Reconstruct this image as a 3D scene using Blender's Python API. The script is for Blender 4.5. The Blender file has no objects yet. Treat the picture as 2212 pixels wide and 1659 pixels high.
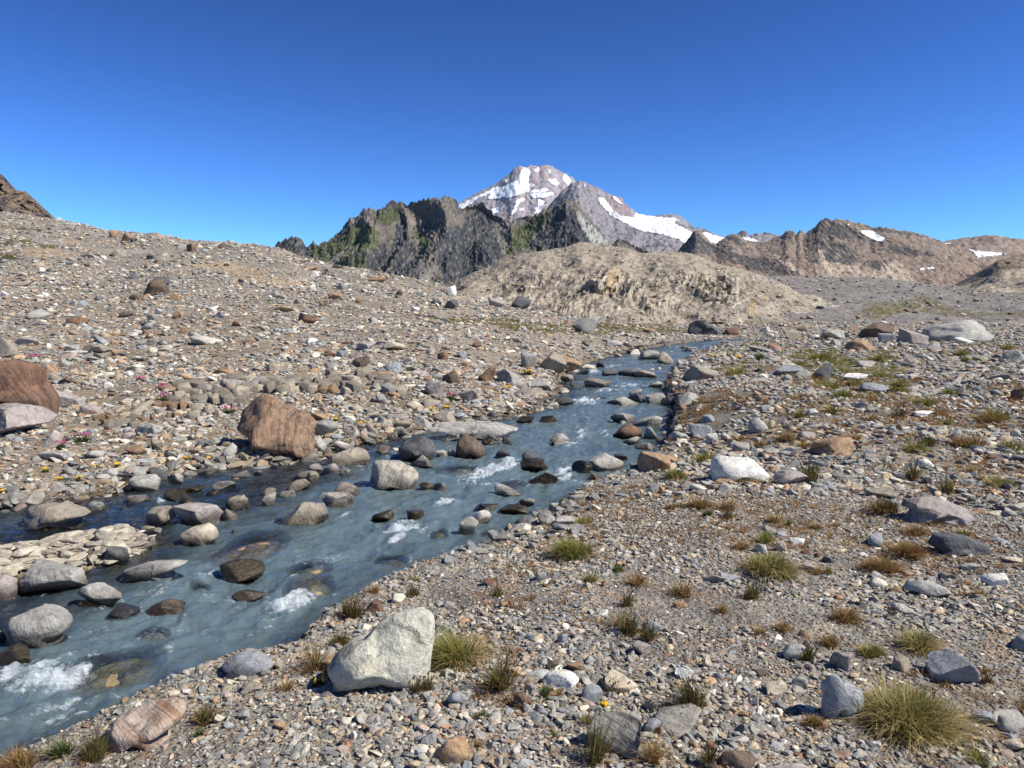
import bpy, bmesh, math, random
import numpy as np
from mathutils import Vector
SC = bpy.context.scene
COL = SC.collection
# ------------------------------------------------------------------ camera, sky, sun, exposure
EYE = 1.62; FPX = 1720.0; CX = 1106.0; CY = 829.5; HORIZON = 675.0
PITCH = math.atan((CY - HORIZON) / FPX)
cam_d = bpy.data.cameras.new('camera'); cam = bpy.data.objects.new('camera', cam_d); COL.objects.link(cam)
cam_d.sensor_width = 36.0; cam_d.lens = 36.0 * FPX / 2212.0; cam_d.clip_start = 0.05; cam_d.clip_end = 30000
cam.location = (0, 0, EYE); cam.rotation_euler = (math.pi / 2 - PITCH, 0, 0)
SC.camera = cam
SUN_AZ = math.radians(106)      # to the right of the view direction
SUN_EL = math.radians(46)
W = bpy.data.worlds.new('World'); SC.world = W; W.use_nodes = True
nt = W.node_tree
sky = nt.nodes.new('ShaderNodeTexSky'); sky.sky_type = 'NISHITA'; sky.sun_disc = False
sky.sun_elevation = SUN_EL; sky.sun_rotation = SUN_AZ
sky.altitude = 2200; sky.air_density = 1.0; sky.dust_density = 0.15; sky.ozone_density = 4.0
nt.nodes['Background'].inputs['Strength'].default_value = 0.115
gm = nt.nodes.new('ShaderNodeGamma'); gm.inputs[1].default_value = 1.9      # the deep, contrasty blue of thin mountain air
tn = nt.nodes.new('ShaderNodeMix'); tn.data_type = 'RGBA'; tn.blend_type = 'MULTIPLY'; tn.inputs[0].default_value = 1.0; tn.inputs[7].default_value = (.154, .195, .220, 1)
nt.links.new(sky.outputs[0], gm.inputs[0]); nt.links.new(gm.outputs[0], tn.inputs[6])
nt.links.new(tn.outputs[2], nt.nodes['Background'].inputs[0])
sd_ = bpy.data.lights.new('sun', 'SUN'); sd_.energy = 5.0; sd_.angle = math.radians(0.53); sd_.color = (1.0, 0.955, 0.87)
sun = bpy.data.objects.new('sun', sd_); COL.objects.link(sun)
sdir = Vector((math.sin(SUN_AZ) * math.cos(SUN_EL), math.cos(SUN_AZ) * math.cos(SUN_EL), math.sin(SUN_EL)))
sun.rotation_euler = (-sdir).to_track_quat('-Z', 'Y').to_euler(); sun.location = (20, 5, 30)
SC.view_settings.view_transform = 'Standard'; SC.view_settings.look = 'None'
SC.view_settings.exposure = 0.5; SC.view_settings.gamma = 1.0
SC.render.engine = 'CYCLES'
SC.cycles.max_bounces = 6; SC.cycles.transparent_max_bounces = 10; SC.cycles.use_denoising = True
SC.cycles.sample_clamp_indirect = 4.0

# ------------------------------------------------------------------ noise, pixels, polygons
rng = np.random.default_rng(7)
G3 = np.array([[1,1,0],[-1,1,0],[1,-1,0],[-1,-1,0],[1,0,1],[-1,0,1],[1,0,-1],[-1,0,-1],[0,1,1],[0,-1,1],[0,1,-1],[0,-1,-1],[1,1,0],[-1,1,0],[0,-1,1],[0,-1,-1]], float)
def _h(i, j, k, s):
    h = (i.astype(np.int64) * 374761393 + j.astype(np.int64) * 668265263 + k.astype(np.int64) * 2147483647 + s * 974634777) & 0xffffffff
    h = ((h ^ (h >> 13)) * 1274126177) & 0xffffffff
    h = ((h ^ (h >> 16)) * 2246822519) & 0xffffffff
    return ((h ^ (h >> 15)) & 15).astype(int)
def noise(x, y, z=0.0, s=0):
    x, y, z = np.broadcast_arrays(np.asarray(x, float), np.asarray(y, float), np.asarray(z, float))
    i, j, k = np.floor(x), np.floor(y), np.floor(z)
    fx, fy, fz = x - i, y - j, z - k
    u, v, w = [t * t * t * (t * (t * 6 - 15) + 10) for t in (fx, fy, fz)]
    r = 0.0
    for a in (0, 1):
        for b in (0, 1):
            for c in (0, 1):
                g = G3[_h(i + a, j + b, k + c, s)]
                d = g[..., 0] * (fx - a) + g[..., 1] * (fy - b) + g[..., 2] * (fz - c)
                r = r + d * (u if a else 1 - u) * (v if b else 1 - v) * (w if c else 1 - w)
    return r
def fbm(x, y, z=0.0, o=4, s=0, g=0.5):
    r = 0.0; a = 1.0; f = 1.0
    for q in range(o):
        r = r + a * noise(np.asarray(x) * f, np.asarray(y) * f, np.asarray(z) * f, s + q); a *= g; f *= 2.03
    return r
def ridged(x, y, z=0.0, o=4, s=0, g=0.5):
    r = 0.0; a = 1.0; f = 1.0
    for q in range(o):
        n = 1 - np.abs(noise(np.asarray(x) * f, np.asarray(y) * f, np.asarray(z) * f, s + q)) * 1.6
        r = r + a * n * n; a *= g; f *= 2.03
    return r
def sstep(a, b, x):
    t = np.clip((np.asarray(x, float) - a) / (b - a), 0, 1); return t * t * (3 - 2 * t)
CP, SP = math.cos(PITCH), math.sin(PITCH)
def ray(px, py):
    xc = (np.asarray(px, float) - CX) / FPX; yc = (CY - np.asarray(py, float)) / FPX
    return xc, CP + yc * SP, -SP + yc * CP          # direction x, y, z
def unproj(px, py, depth):
    dx, dy, dz = ray(px, py); t = depth / dy
    return dx * t, depth + 0 * dx, EYE + dz * t
def proj(x, y, z):
    zz = np.asarray(z) - EYE
    f = np.asarray(y) * CP - zz * SP; u = np.asarray(y) * SP + zz * CP
    f = np.maximum(f, 1e-3)
    return CX + FPX * np.asarray(x) / f, CY - FPX * u / f
# regions of the photograph in which things were measured: (scale, x offset, y offset) to picture units
ZM = {1: (.34722, 0, 329.2), 2: (.3968, 548.6, 329.2), 3: (.40476, 1316.7, 384.0), 4: (.32242, 0, 685.8), 5: (.37202, 658.3, 685.8),
      6: (.35516, 1426.4, 685.8), 7: (.35508, 0, 1069.8), 8: (.35508, 658.3, 1069.8), 9: (.35516, 1426.4, 1069.8), 0: (1.0, 0, 0)}
def zc(zm, pts):
    s, ox, oy = ZM[zm]; return [(x * s + ox, y * s + oy) for x, y in pts]
def inpoly(px, py, poly):
    px = np.asarray(px, float); py = np.asarray(py, float); c = np.zeros(px.shape, bool); n = len(poly)
    for i in range(n):
        x1, y1 = poly[i]; x2, y2 = poly[(i + 1) % n]
        if y1 == y2: continue
        m = ((y1 > py) != (y2 > py)) & (px < (x2 - x1) * (py - y1) / (y2 - y1) + x1); c ^= m
    return c
def dline(px, py, pts, closed=False):
    px = np.asarray(px, float); py = np.asarray(py, float); d = np.full(px.shape, 1e9)
    n = len(pts)
    for i in range(n if closed else n - 1):
        x1, y1 = pts[i]; x2, y2 = pts[(i + 1) % n]; vx, vy = x2 - x1, y2 - y1
        t = np.clip(((px - x1) * vx + (py - y1) * vy) / (vx * vx + vy * vy + 1e-12), 0, 1)
        d = np.minimum(d, np.hypot(px - x1 - t * vx, py - y1 - t * vy))
    return d

# ------------------------------------------------------------------ mesh helpers
def mesh_np(name, v, f, mat=None, smooth=True):
    m = bpy.data.meshes.new(name); v = np.asarray(v, np.float32); f = np.asarray(f, np.int32)
    m.vertices.add(len(v)); m.vertices.foreach_set('co', v.ravel())
    k = f.shape[1]; m.loops.add(f.size); m.loops.foreach_set('vertex_index', f.ravel())
    m.polygons.add(len(f)); m.polygons.foreach_set('loop_start', np.arange(0, f.size, k, dtype=np.int32))
    m.polygons.foreach_set('loop_total', np.full(len(f), k, np.int32))
    m.update(calc_edges=True)
    if smooth: m.polygons.foreach_set('use_smooth', np.ones(len(f), bool))
    if mat: m.materials.append(mat)
    return m
def vcol(m, name, c):
    a = m.attributes.new(name, 'FLOAT_COLOR', 'POINT'); c = np.asarray(c, np.float32)
    if c.shape[1] == 3: c = np.hstack([c, np.ones((len(c), 1), np.float32)])
    a.data.foreach_set('color', c.ravel())
def vflt(m, name, c):
    a = m.attributes.new(name, 'FLOAT', 'POINT'); a.data.foreach_set('value', np.asarray(c, np.float32))
def link(name, m, parent=None, **kw):
    o = bpy.data.objects.new(name, m); COL.objects.link(o)
    if parent: o.parent = parent
    for k, v in kw.items(): o[k] = v
    return o
def gridfaces(nr, nc, keep=None):
    i = np.arange(nr * nc).reshape(nr, nc)
    f = np.stack([i[:-1, :-1], i[:-1, 1:], i[1:, 1:], i[1:, :-1]], -1).reshape(-1, 4)
    if keep is not None: f = f[keep[f].all(1)]
    return f
def compact(v, f):
    u, inv = np.unique(f, return_inverse=True); return v[u], inv.reshape(f.shape), u

# ------------------------------------------------------------------ materials
class NB:
    def __init__(s, name):
        s.m = bpy.data.materials.new(name); s.m.use_nodes = True; s.t = s.m.node_tree; s.n = s.t.nodes
        s.b = s.n['Principled BSDF']; s.out = s.n['Material Output']
    def new(s, t, **kw):
        n = s.n.new(t)
        for k, v in kw.items():
            if k.startswith('i_'): n.inputs[k[2:].replace('_', ' ')].default_value = v
            else: setattr(n, k, v)
        return n
    def l(s, a, b): s.t.links.new(a, b)
    def attr(s, name, typ='GEOMETRY'):
        n = s.n.new('ShaderNodeAttribute'); n.attribute_name = name; n.attribute_type = typ; return n
    def noise(s, vec, scale, detail=4, rough=.55, dist=0.0):
        n = s.n.new('ShaderNodeTexNoise'); n.inputs['Scale'].default_value = scale; n.inputs['Detail'].default_value = detail
        n.inputs['Roughness'].default_value = rough; n.inputs['Distortion'].default_value = dist
        if vec is not None: s.l(vec, n.inputs['Vector'])
        return n
    def ramp(s, fac, stops, interp='LINEAR'):
        n = s.n.new('ShaderNodeValToRGB'); e = n.color_ramp.elements; n.color_ramp.interpolation = interp
        while len(e) < len(stops): e.new(0.5)
        for q, (p, c) in enumerate(stops):
            e[q].position = p; e[q].color = (*c, 1) if not isinstance(c, (int, float)) else (c, c, c, 1)
        s.l(fac, n.inputs[0]); return n
    def mix(s, a, b, fac, mode='MIX'):
        n = s.n.new('ShaderNodeMix'); n.data_type = 'RGBA'; n.blend_type = mode
        for q, v in ((6, a), (7, b), (0, fac)):
            sock = n.inputs[q]
            if hasattr(v, 'is_linked'): s.l(v, sock)
            elif q == 0: sock.default_value = v
            else: sock.default_value = (v, v, v, 1) if isinstance(v, (int, float)) else (*v, 1)
        return n.outputs[2]
    def math(s, op, a, b=0.0, clamp=False):
        n = s.n.new('ShaderNodeMath'); n.operation = op; n.use_clamp = clamp
        for sock, v in ((n.inputs[0], a), (n.inputs[1], b)):
            if hasattr(v, 'is_linked'): s.l(v, sock)
            else: sock.default_value = v
        return n.outputs[0]
    def bump(s, h, strength, dist, nrm=None):
        n = s.n.new('ShaderNodeBump'); n.inputs['Strength'].default_value = strength; n.inputs['Distance'].default_value = dist
        s.l(h, n.inputs['Height'])
        if nrm is not None: s.l(nrm, n.inputs['Normal'])
        return n.outputs['Normal']
    def fin(s, col, rough=0.85, nrm=None, spec=0.25):
        if hasattr(col, 'is_linked'): s.l(col, s.b.inputs['Base Color'])
        else: s.b.inputs['Base Color'].default_value = (*col, 1)
        if hasattr(rough, 'is_linked'): s.l(rough, s.b.inputs['Roughness'])
        else: s.b.inputs['Roughness'].default_value = rough
        s.b.inputs['Specular IOR Level'].default_value = spec
        if nrm is not None: s.l(nrm, s.b.inputs['Normal'])
        return s.m

def mat_ground():
    b = NB('gravelly_ground'); g = b.new('ShaderNodeNewGeometry'); P = g.outputs['Position']
    at = b.attr('Col')
    cols = None; hs = []
    for sc, w in ((70, 1.0), (26, .8), (8, .6)):
        v = b.new('ShaderNodeTexVoronoi'); v.inputs['Scale'].default_value = sc; b.l(P, v.inputs['Vector'])
        hs.append(v.outputs['Distance'])
        sep = b.new('ShaderNodeSeparateColor'); b.l(v.outputs['Color'], sep.inputs[0])
        r = b.ramp(sep.outputs[0], [(0, (.50, .49, .48)), (.3, (.75, .76, .78)), (.55, (.92, .86, .76)), (.72, (1.0, .72, .52)), (.8, (.60, .60, .62)), (.93, (1.3, 1.25, 1.18)), (1, (1.6, 1.55, 1.4))], 'CONSTANT')
        cols = r.outputs[0] if cols is None else b.mix(cols, r.outputs[0], .5)
    n = b.noise(P, 1.3, 5, .6)
    c = b.mix(at.outputs[0], cols, 1.0, 'MULTIPLY')
    c = b.mix(c, b.ramp(n.outputs[0], [(.3, (.75, .74, .72)), (.7, (1.2, 1.18, 1.12))]).outputs[0], 1.0, 'MULTIPLY')
    nr = b.bump(hs[0], .7, .012); nr = b.bump(hs[1], .6, .03, nr)
    return b.fin(c, .9, nr, .15)
def mat_vcol(name, scales, strength=.5, spec=.1, contrast=.35):
    b = NB(name); g = b.new('ShaderNodeNewGeometry'); P = g.outputs['Position']; at = b.attr('Col')
    n1 = b.noise(P, scales[0], 6, .65); n2 = b.noise(P, scales[1], 4, .6)
    c = b.mix(at.outputs[0], b.ramp(n1.outputs[0], [(.3, 1 - contrast), (.7, 1 + contrast)]).outputs[0], 1.0, 'MULTIPLY')
    c = b.mix(c, b.ramp(n2.outputs[0], [(.3, 1 - contrast * .6), (.7, 1 + contrast * .6)]).outputs[0], 1.0, 'MULTIPLY')
    return b.fin(c, .95, b.bump(n1.outputs[0], strength, 1.2 / scales[0]), spec)
def mat_snow():
    b = NB('old_snow'); g = b.new('ShaderNodeNewGeometry'); n = b.noise(g.outputs['Position'], .02, 5)
    c = b.ramp(n.outputs[0], [(.35, (.74, .74, .75)), (.65, (.86, .87, .88))])
    return b.fin(c.outputs[0], .8, None, .1)
PAL = {  # main, second, streak, streak amount
 'G': ((.235, .222, .198), (.320, .300, .258), (.42, .40, .36), .35, 'grey'),
 'P': ((.410, .385, .325), (.300, .284, .248), (.50, .48, .43), .30, 'pale grey'),
 'W': ((.680, .650, .580), (.560, .530, .460), (.66, .64, .58), .12, 'whitish'),
 'T': ((.290, .240, .175), (.210, .182, .145), (.42, .37, .29), .45, 'tan'),
 'R': ((.170, .088, .052), (.085, .048, .035), (.34, .22, .14), .45, 'rust red'),
 'O': ((.330, .195, .100), (.240, .150, .090), (.48, .36, .23), .55, 'orange brown'),
 'D': ((.070, .070, .072), (.110, .108, .104), (.19, .185, .18), .35, 'dark grey'),
 'B': ((.190, .195, .200), (.270, .272, .268), (.42, .43, .44), .45, 'blue grey'),
 'K': ((.330, .285, .255), (.255, .218, .190), (.42, .38, .35), .30, 'pinkish grey'),
 'N': ((.140, .098, .068), (.095, .072, .055), (.25, .18, .12), .35, 'brown'),
 'V': ((.130, .105, .055), (.085, .072, .045), (.20, .16, .085), .3, 'dark olive brown'),
 'Y': ((.520, .450, .330), (.430, .350, .250), (.60, .54, .42), .25, 'cream'),
 'Z': ((.240, .138, .082), (.082, .050, .036), (.46, .34, .22), .48, 'rust and white banded'),
 'U': ((.300, .225, .115), (.200, .155, .085), (.38, .30, .17), .3, 'sunken tan'),
 'X': ((.370, .300, .255), (.290, .175, .100), (.54, .47, .40), .6, 'pinkish banded'),
 'A': ((.330, .290, .225), (.120, .112, .102), (.52, .47, .38), .70, 'tan with pale stripes'),
 'C': ((.560, .530, .420), (.470, .445, .350), (.62, .56, .43), .18, 'pale greenish cream'),
}
RM = {}
WSL = 0.005; WZ0 = -0.30
def rockmat(code, wet=False, sc=1.0):
    key = (code, wet, sc)
    if key in RM: return RM[key]
    a, c2, st, amt, nm = PAL[code]
    b = NB('rock_' + nm.replace(' ', '_') + ('_wet' if wet else '')); tc = b.new('ShaderNodeTexCoord'); O = tc.outputs['Object']
    oi = b.new('ShaderNodeObjectInfo')
    vr = b.new('ShaderNodeVectorRotate'); vr.rotation_type = 'EULER_XYZ'
    ro = b.new('ShaderNodeCombineXYZ'); b.l(b.math('MULTIPLY', oi.outputs['Random'], 1.2), ro.inputs[0]); b.l(b.math('MULTIPLY_ADD', oi.outputs['Random'], 2.2), ro.inputs[1]); b.l(b.math('MULTIPLY', oi.outputs['Random'], 9.1), ro.inputs[2])
    b.l(O, vr.inputs['Vector']); b.l(ro.outputs[0], vr.inputs['Rotation']); V = vr.outputs[0]
    off = b.new('ShaderNodeVectorMath'); off.operation = 'ADD'; b.l(V, off.inputs[0])
    o3 = b.new('ShaderNodeCombineXYZ'); b.l(b.math('MULTIPLY', oi.outputs['Random'], 37.0), o3.inputs[0]); b.l(o3.outputs[0], off.inputs[1]); V = off.outputs[0]
    n1 = b.noise(V, 3.2 * sc, 6, .62, .4); n2 = b.noise(V, 16 * sc, 6, .65); n3 = b.noise(V, 70 * sc, 4, .6)
    stv = b.new('ShaderNodeVectorMath'); stv.operation = 'MULTIPLY'; b.l(V, stv.inputs[0]); stv.inputs[1].default_value = (1.0 * sc, 1.4 * sc, 17 * sc)
    ns = b.noise(stv.outputs[0], 1.0, 6, .65, 1.5)
    c = b.mix(a, c2, b.ramp(n1.outputs[0], [(.38, 0), (.62, 1)]).outputs[0])
    c = b.mix(c, st, b.math('MULTIPLY', b.ramp(ns.outputs[0], [(.47, 0), (.53, 1), (.57, .1), (.62, .9), (.66, .2), (.72, 1)]).outputs[0], amt))
    c = b.mix(c, b.ramp(n2.outputs[0], [(.28, .62), (.5, 1.0), (.75, 1.25)]).outputs[0], 1.0, 'MULTIPLY')
    c = b.mix(c, b.ramp(n3.outputs[0], [(.3, .85), (.7, 1.12)]).outputs[0], 1.0, 'MULTIPLY')
    dv = b.mix(V, n2.outputs['Color'], .10, 'ADD'); vo = b.new('ShaderNodeTexVoronoi'); vo.feature = 'DISTANCE_TO_EDGE'; vo.inputs['Scale'].default_value = 2.3 * sc; b.l(dv, vo.inputs['Vector'])
    ck = b.ramp(vo.outputs['Distance'], [(0, 0), (.028, 1)]); ckm = b.math('MULTIPLY', b.math('SUBTRACT', 1.0, ck.outputs[0]), b.ramp(n1.outputs[0], [(.46, 0), (.56, 1)]).outputs[0])
    c = b.mix(c, b.mix(c, .42, 1.0, 'MULTIPLY'), ckm)
    nr = b.bump(ck.outputs[0], .35, .012 / sc); nr = b.bump(n2.outputs[0], .6, .035 / sc, nr); nr = b.bump(n3.outputs[0], .5, .008 / sc, nr); nr = b.bump(ns.outputs[0], .3 + amt * .3, .02 / sc, nr)
    rough = .88
    if wet:   # a stone standing in the stream is soaked to a little above the waterline
        g = b.new('ShaderNodeNewGeometry'); sp = b.new('ShaderNodeSeparateXYZ'); b.l(g.outputs['Position'], sp.inputs[0])
        hgt = b.math('SUBTRACT', sp.outputs[2], b.math('MULTIPLY', sp.outputs[1], WSL)); 
        hgt = b.math('SUBTRACT', hgt, WZ0)
        hgt = b.math('SUBTRACT', hgt, b.math('MULTIPLY', n1.outputs[0], .11 if wet == 1 else .6))
        w = b.ramp(b.math('MULTIPLY_ADD', hgt, -12.0), [(0, 0), (1, 1)])
        w.inputs[0].links[0].from_node.inputs[2].default_value = .75
        c = b.mix(c, b.mix(c, (.30, .28, .25), 1.0, 'MULTIPLY'), w.outputs[0])
        rough = b.ramp(w.outputs[0], [(0, .88), (1, .22)]).outputs[0]
    RM[key] = b.fin(c, rough, nr, .3); return RM[key]
def mat_instance_stone():
    b = NB('loose_stone'); at = b.attr('col', 'INSTANCER'); tc = b.new('ShaderNodeTexCoord'); oi = b.new('ShaderNodeObjectInfo')
    o3 = b.new('ShaderNodeCombineXYZ'); b.l(b.math('MULTIPLY', oi.outputs['Random'], 53.0), o3.inputs[0])
    ad = b.new('ShaderNodeVectorMath'); ad.operation = 'ADD'; b.l(tc.outputs['Object'], ad.inputs[0]); b.l(o3.outputs[0], ad.inputs[1])
    n1 = b.noise(ad.outputs[0], 1.5, 5, .65, .5)
    stv = b.new('ShaderNodeVectorMath'); stv.operation = 'MULTIPLY'; b.l(ad.outputs[0], stv.inputs[0]); stv.inputs[1].default_value = (.6, .8, 6)
    ns = b.noise(stv.outputs[0], 1.0, 3, .6, .6)
    c = b.mix(at.outputs[0], b.ramp(n1.outputs[0], [(.3, .6), (.5, 1), (.72, 1.3)]).outputs[0], 1.0, 'MULTIPLY')
    c = b.mix(c, b.ramp(ns.outputs[0], [(.45, .92), (.58, 1.25), (.64, .9)]).outputs[0], .7, 'MULTIPLY')
    return b.fin(c, .85, b.bump(n1.outputs[0], .35, .2), .25)
def mat_plain(name, stops, scale=8, rough=.7, transl=False):
    b = NB(name); g = b.new('ShaderNodeNewGeometry'); n = b.noise(g.outputs['Position'], scale, 3)
    r = b.ramp(g.outputs['Random Per Island'], stops)
    c = b.mix(r.outputs[0], b.ramp(n.outputs[0], [(.3, .75), (.7, 1.2)]).outputs[0], 1.0, 'MULTIPLY')
    b.fin(c, rough, None, .2)
    if transl:
        t = b.new('ShaderNodeBsdfTranslucent'); b.l(c, t.inputs[0]); mx = b.new('ShaderNodeMixShader'); mx.inputs[0].default_value = .3
        b.l(b.b.outputs[0], mx.inputs[1]); b.l(t.outputs[0], mx.inputs[2]); b.l(mx.outputs[0], b.out.inputs[0])
    return b.m
def mat_water():
    b = NB('glacial_water'); g = b.new('ShaderNodeNewGeometry'); P = g.outputs['Position']
    op = b.attr('opacity').outputs['Fac']; fo = b.attr('foam').outputs['Fac']; mk = b.attr('milk').outputs['Fac']
    st = b.new('ShaderNodeVectorMath'); st.operation = 'MULTIPLY'; b.l(P, st.inputs[0]); st.inputs[1].default_value = (1.0, 1.6, 1)
    n1 = b.noise(st.outputs[0], 7, 4, .6, .6); n2 = b.noise(st.outputs[0], 26, 4, .65, .4); n3 = b.noise(P, 2.2, 4, .6, 1.0)
    nr = b.bump(n1.outputs[0], .6, .06); nr = b.bump(n2.outputs[0], .8, .022, nr)
    milk = b.mix((.015, .023, .033), (.098, .139, .152), mk)
    milk = b.mix(milk, b.ramp(n3.outputs[0], [(.3, .82), (.7, 1.2)]).outputs[0], 1.0, 'MULTIPLY')
    df = b.new('ShaderNodeBsdfDiffuse'); b.l(milk, df.inputs[0])
    tr = b.new('ShaderNodeBsdfTransparent'); tr.inputs[0].default_value = (.80, .88, .88, 1)
    m1 = b.new('ShaderNodeMixShader'); b.l(op, m1.inputs[0]); b.l(tr.outputs[0], m1.inputs[1]); b.l(df.outputs[0], m1.inputs[2])
    gl = b.new('ShaderNodeBsdfGlossy'); gl.inputs['Roughness'].default_value = .05; b.l(nr, gl.inputs['Normal'])
    fr = b.new('ShaderNodeFresnel'); fr.inputs[0].default_value = 1.33; b.l(nr, fr.inputs['Normal'])
    m2 = b.new('ShaderNodeMixShader'); b.l(fr.outputs[0], m2.inputs[0]); b.l(m1.outputs[0], m2.inputs[1]); b.l(gl.outputs[0], m2.inputs[2])
    n4 = b.noise(st.outputs[0], 24, 6, .75, 1.2)
    fm = b.math('MULTIPLY', b.math('ADD', b.math('MULTIPLY', fo, .95), b.math('MULTIPLY', b.math('SUBTRACT', n4.outputs[0], .68), 2.3)), 1.0, True)
    fd = b.new('ShaderNodeBsdfDiffuse'); fd.inputs[0].default_value = (.72, .77, .80, 1); b.l(b.bump(n4.outputs[0], .8, .03), fd.inputs['Normal'])
    m3 = b.new('ShaderNodeMixShader'); b.l(fm, m3.inputs[0]); b.l(m2.outputs[0], m3.inputs[1]); b.l(fd.outputs[0], m3.inputs[2])
    b.l(m3.outputs[0], b.out.inputs[0]); return b.m

# ------------------------------------------------------------------ the stream in plan, the ground as a height field
def zw(x, y): return WZ0 + WSL * np.asarray(y, float)
def at_plane(px, py, dz=0.0):
    dx, dy, dz_ = ray(px, py); t = (EYE - WZ0 - dz) / (WSL * dy - dz_)
    return dx * t, dy * t
RIGHT_PX = [(-900, 1960), (-300, 1800), (60, 1640), (180, 1580), (290, 1522), (400, 1472), (500, 1438), (610, 1422), (660, 1362), (740, 1312), (810, 1272), (880, 1246), (930, 1226), (1020, 1206),
            (1080, 1172), (1170, 1128), (1250, 1066), (1330, 1038), (1400, 1005), (1440, 960), (1452, 900), (1462, 878), (1436, 835), (1462, 795), (1500, 768), (1560, 752), (1650, 742)]
LEFT_PX = [(1655, 729), (1530, 734), (1440, 744), (1330, 764), (1252, 788), (1205, 820), (1202, 850), (1180, 880), (1090, 900), (1000, 912), (930, 922), (870, 936), (800, 950), (700, 962), (690, 985), (600, 996),
           (540, 998), (480, 1001), (330, 1034), (240, 1058), (100, 1086), (0, 1096), (-300, 1110), (-900, 1130)]
def topl(pts, dz=.04): return [tuple(float(t) for t in at_plane(x, y, dz)) for x, y in pts]
RIGHT = topl(RIGHT_PX, .06); LEFT = topl(LEFT_PX, .02)
WPOLY = RIGHT + LEFT
ISLE = topl(zc(7, [(-400, 350), (0, 325), (150, 300), (350, 258), (600, 225), (740, 195), (850, 208), (930, 270), (860, 345), (650, 405), (450, 425), (200, 440), (-100, 520), (-400, 560)]), .03)
HILL_SKY = sorted(zc(1, [(-2500, 300), (-900, 340), (0, 378), (100, 385), (180, 396), (280, 415), (400, 435), (500, 455), (600, 478), (660, 496), (760, 512), (860, 510), (920, 512), (990, 504), (1060, 522), (1180, 545), (1300, 553), (1430, 562), (1500, 580), (1620, 597), (1750, 617), (1860, 650), (1960, 675), (2080, 700), (2212, 716)])
                  + zc(2, [(790, 676), (900, 696), (1000, 717), (1060, 740), (1130, 757), (1230, 782), (1300, 802), (1500, 850), (1700, 884), (1950, 905)]))
HSX = np.array([p[0] for p in HILL_SKY]); HSY = np.array([p[1] for p in HILL_SKY])
MOUND = topl([(1640, 880)], .3)[0]
def H(x, y, rough=True):
    x = np.asarray(x, float); y = np.asarray(y, float)
    yy = np.maximum(y, .4)
    w = zw(x, y); inside = inpoly(x, y, WPOLY) & ~inpoly(x, y, ISLE)
    dr = dline(x, y, RIGHT); dl = dline(x, y, LEFT); di = dline(x, y, ISLE, True); d = np.minimum(np.minimum(dr, dl), di)
    isle = inpoly(x, y, ISLE)
    bed = w - .02 - .26 * sstep(0, .55, d) + .05 * noise(x * 1.7, y * 1.7, 3.3)
    right = w + .03 + .16 * sstep(0, .16, dr) + .11 * sstep(.15, 1.6, dr) + .012 * np.maximum(x - 1.5, 0)
    md = np.hypot((x - MOUND[0]) / 1.9, (y - MOUND[1]) / 3.0)
    right = right + .28 * np.exp(-md ** 2 * 1.2) * sstep(0, .5, dr)
    left = w + .02 + .10 * sstep(0, .4, dl) + .14 * sstep(.3, 3.0, dl)
    # the hillside: rises to its skyline between 60 and 95 m away
    px = CX + FPX * x / yy * (1 / CP); sy = np.interp(px, HSX, HSY)
    cd = np.interp(px, [-600, 0, 600, 1000, 1350], [100, 92, 76, 62, 56])
    zcst = EYE + (HORIZON - sy) / FPX * cd * (1.0) + 0.0
    t = np.clip((y - 13) / (cd - 13), 0, 1.0); prof = np.where(t < 1, .55 * t ** 1.25 + .45 * sstep(0, 1, t), 1)
    flat = w + .26
    hill = (zcst - (WZ0 + WSL * cd + .26)) * prof - .10 * np.maximum(y - cd, 0) * (zcst > 1.0)
    hmask = sstep(1420, 1150, px) * (dl < dr + 40)
    left = left + np.maximum(hill, -.2) * hmask
    z = np.where(isle, w + .02 + .07 * sstep(0, .3, di), np.where(inside, bed, np.where(dr < dl, right, left)))
    far = sstep(95, 130, y); z = z - far * 2.5
    if rough:
        out = ~inside
        z = z + out * (.05 * fbm(x * .6, y * .6, 1.1, 3) * sstep(0, 1.0, d) + .28 * fbm(x * .11, y * .11, 4.1, 4) * sstep(14, 40, y) * (dl <= dr)
                       + .012 * noise(x * 6, y * 6, 2.2))
    return z
_ts = np.exp(np.linspace(math.log(1.4), math.log(130), 900))
def at_ground(px, py):
    dx, dy, dz = [float(t) for t in ray(px, py)]
    X, Y, Z = dx * _ts, dy * _ts, EYE + dz * _ts
    g = H(X, Y); i = np.argmax(Z <= g)
    if Z[i] > g[i]: i = len(_ts) - 1
    if i > 0:
        a = (Z[i - 1] - g[i - 1]); b_ = (g[i] - Z[i]); f = a / (a + b_ + 1e-9)
        t = _ts[i - 1] + f * (_ts[i] - _ts[i - 1])
    else: t = _ts[0]
    return dx * t, dy * t, EYE + dz * t

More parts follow.
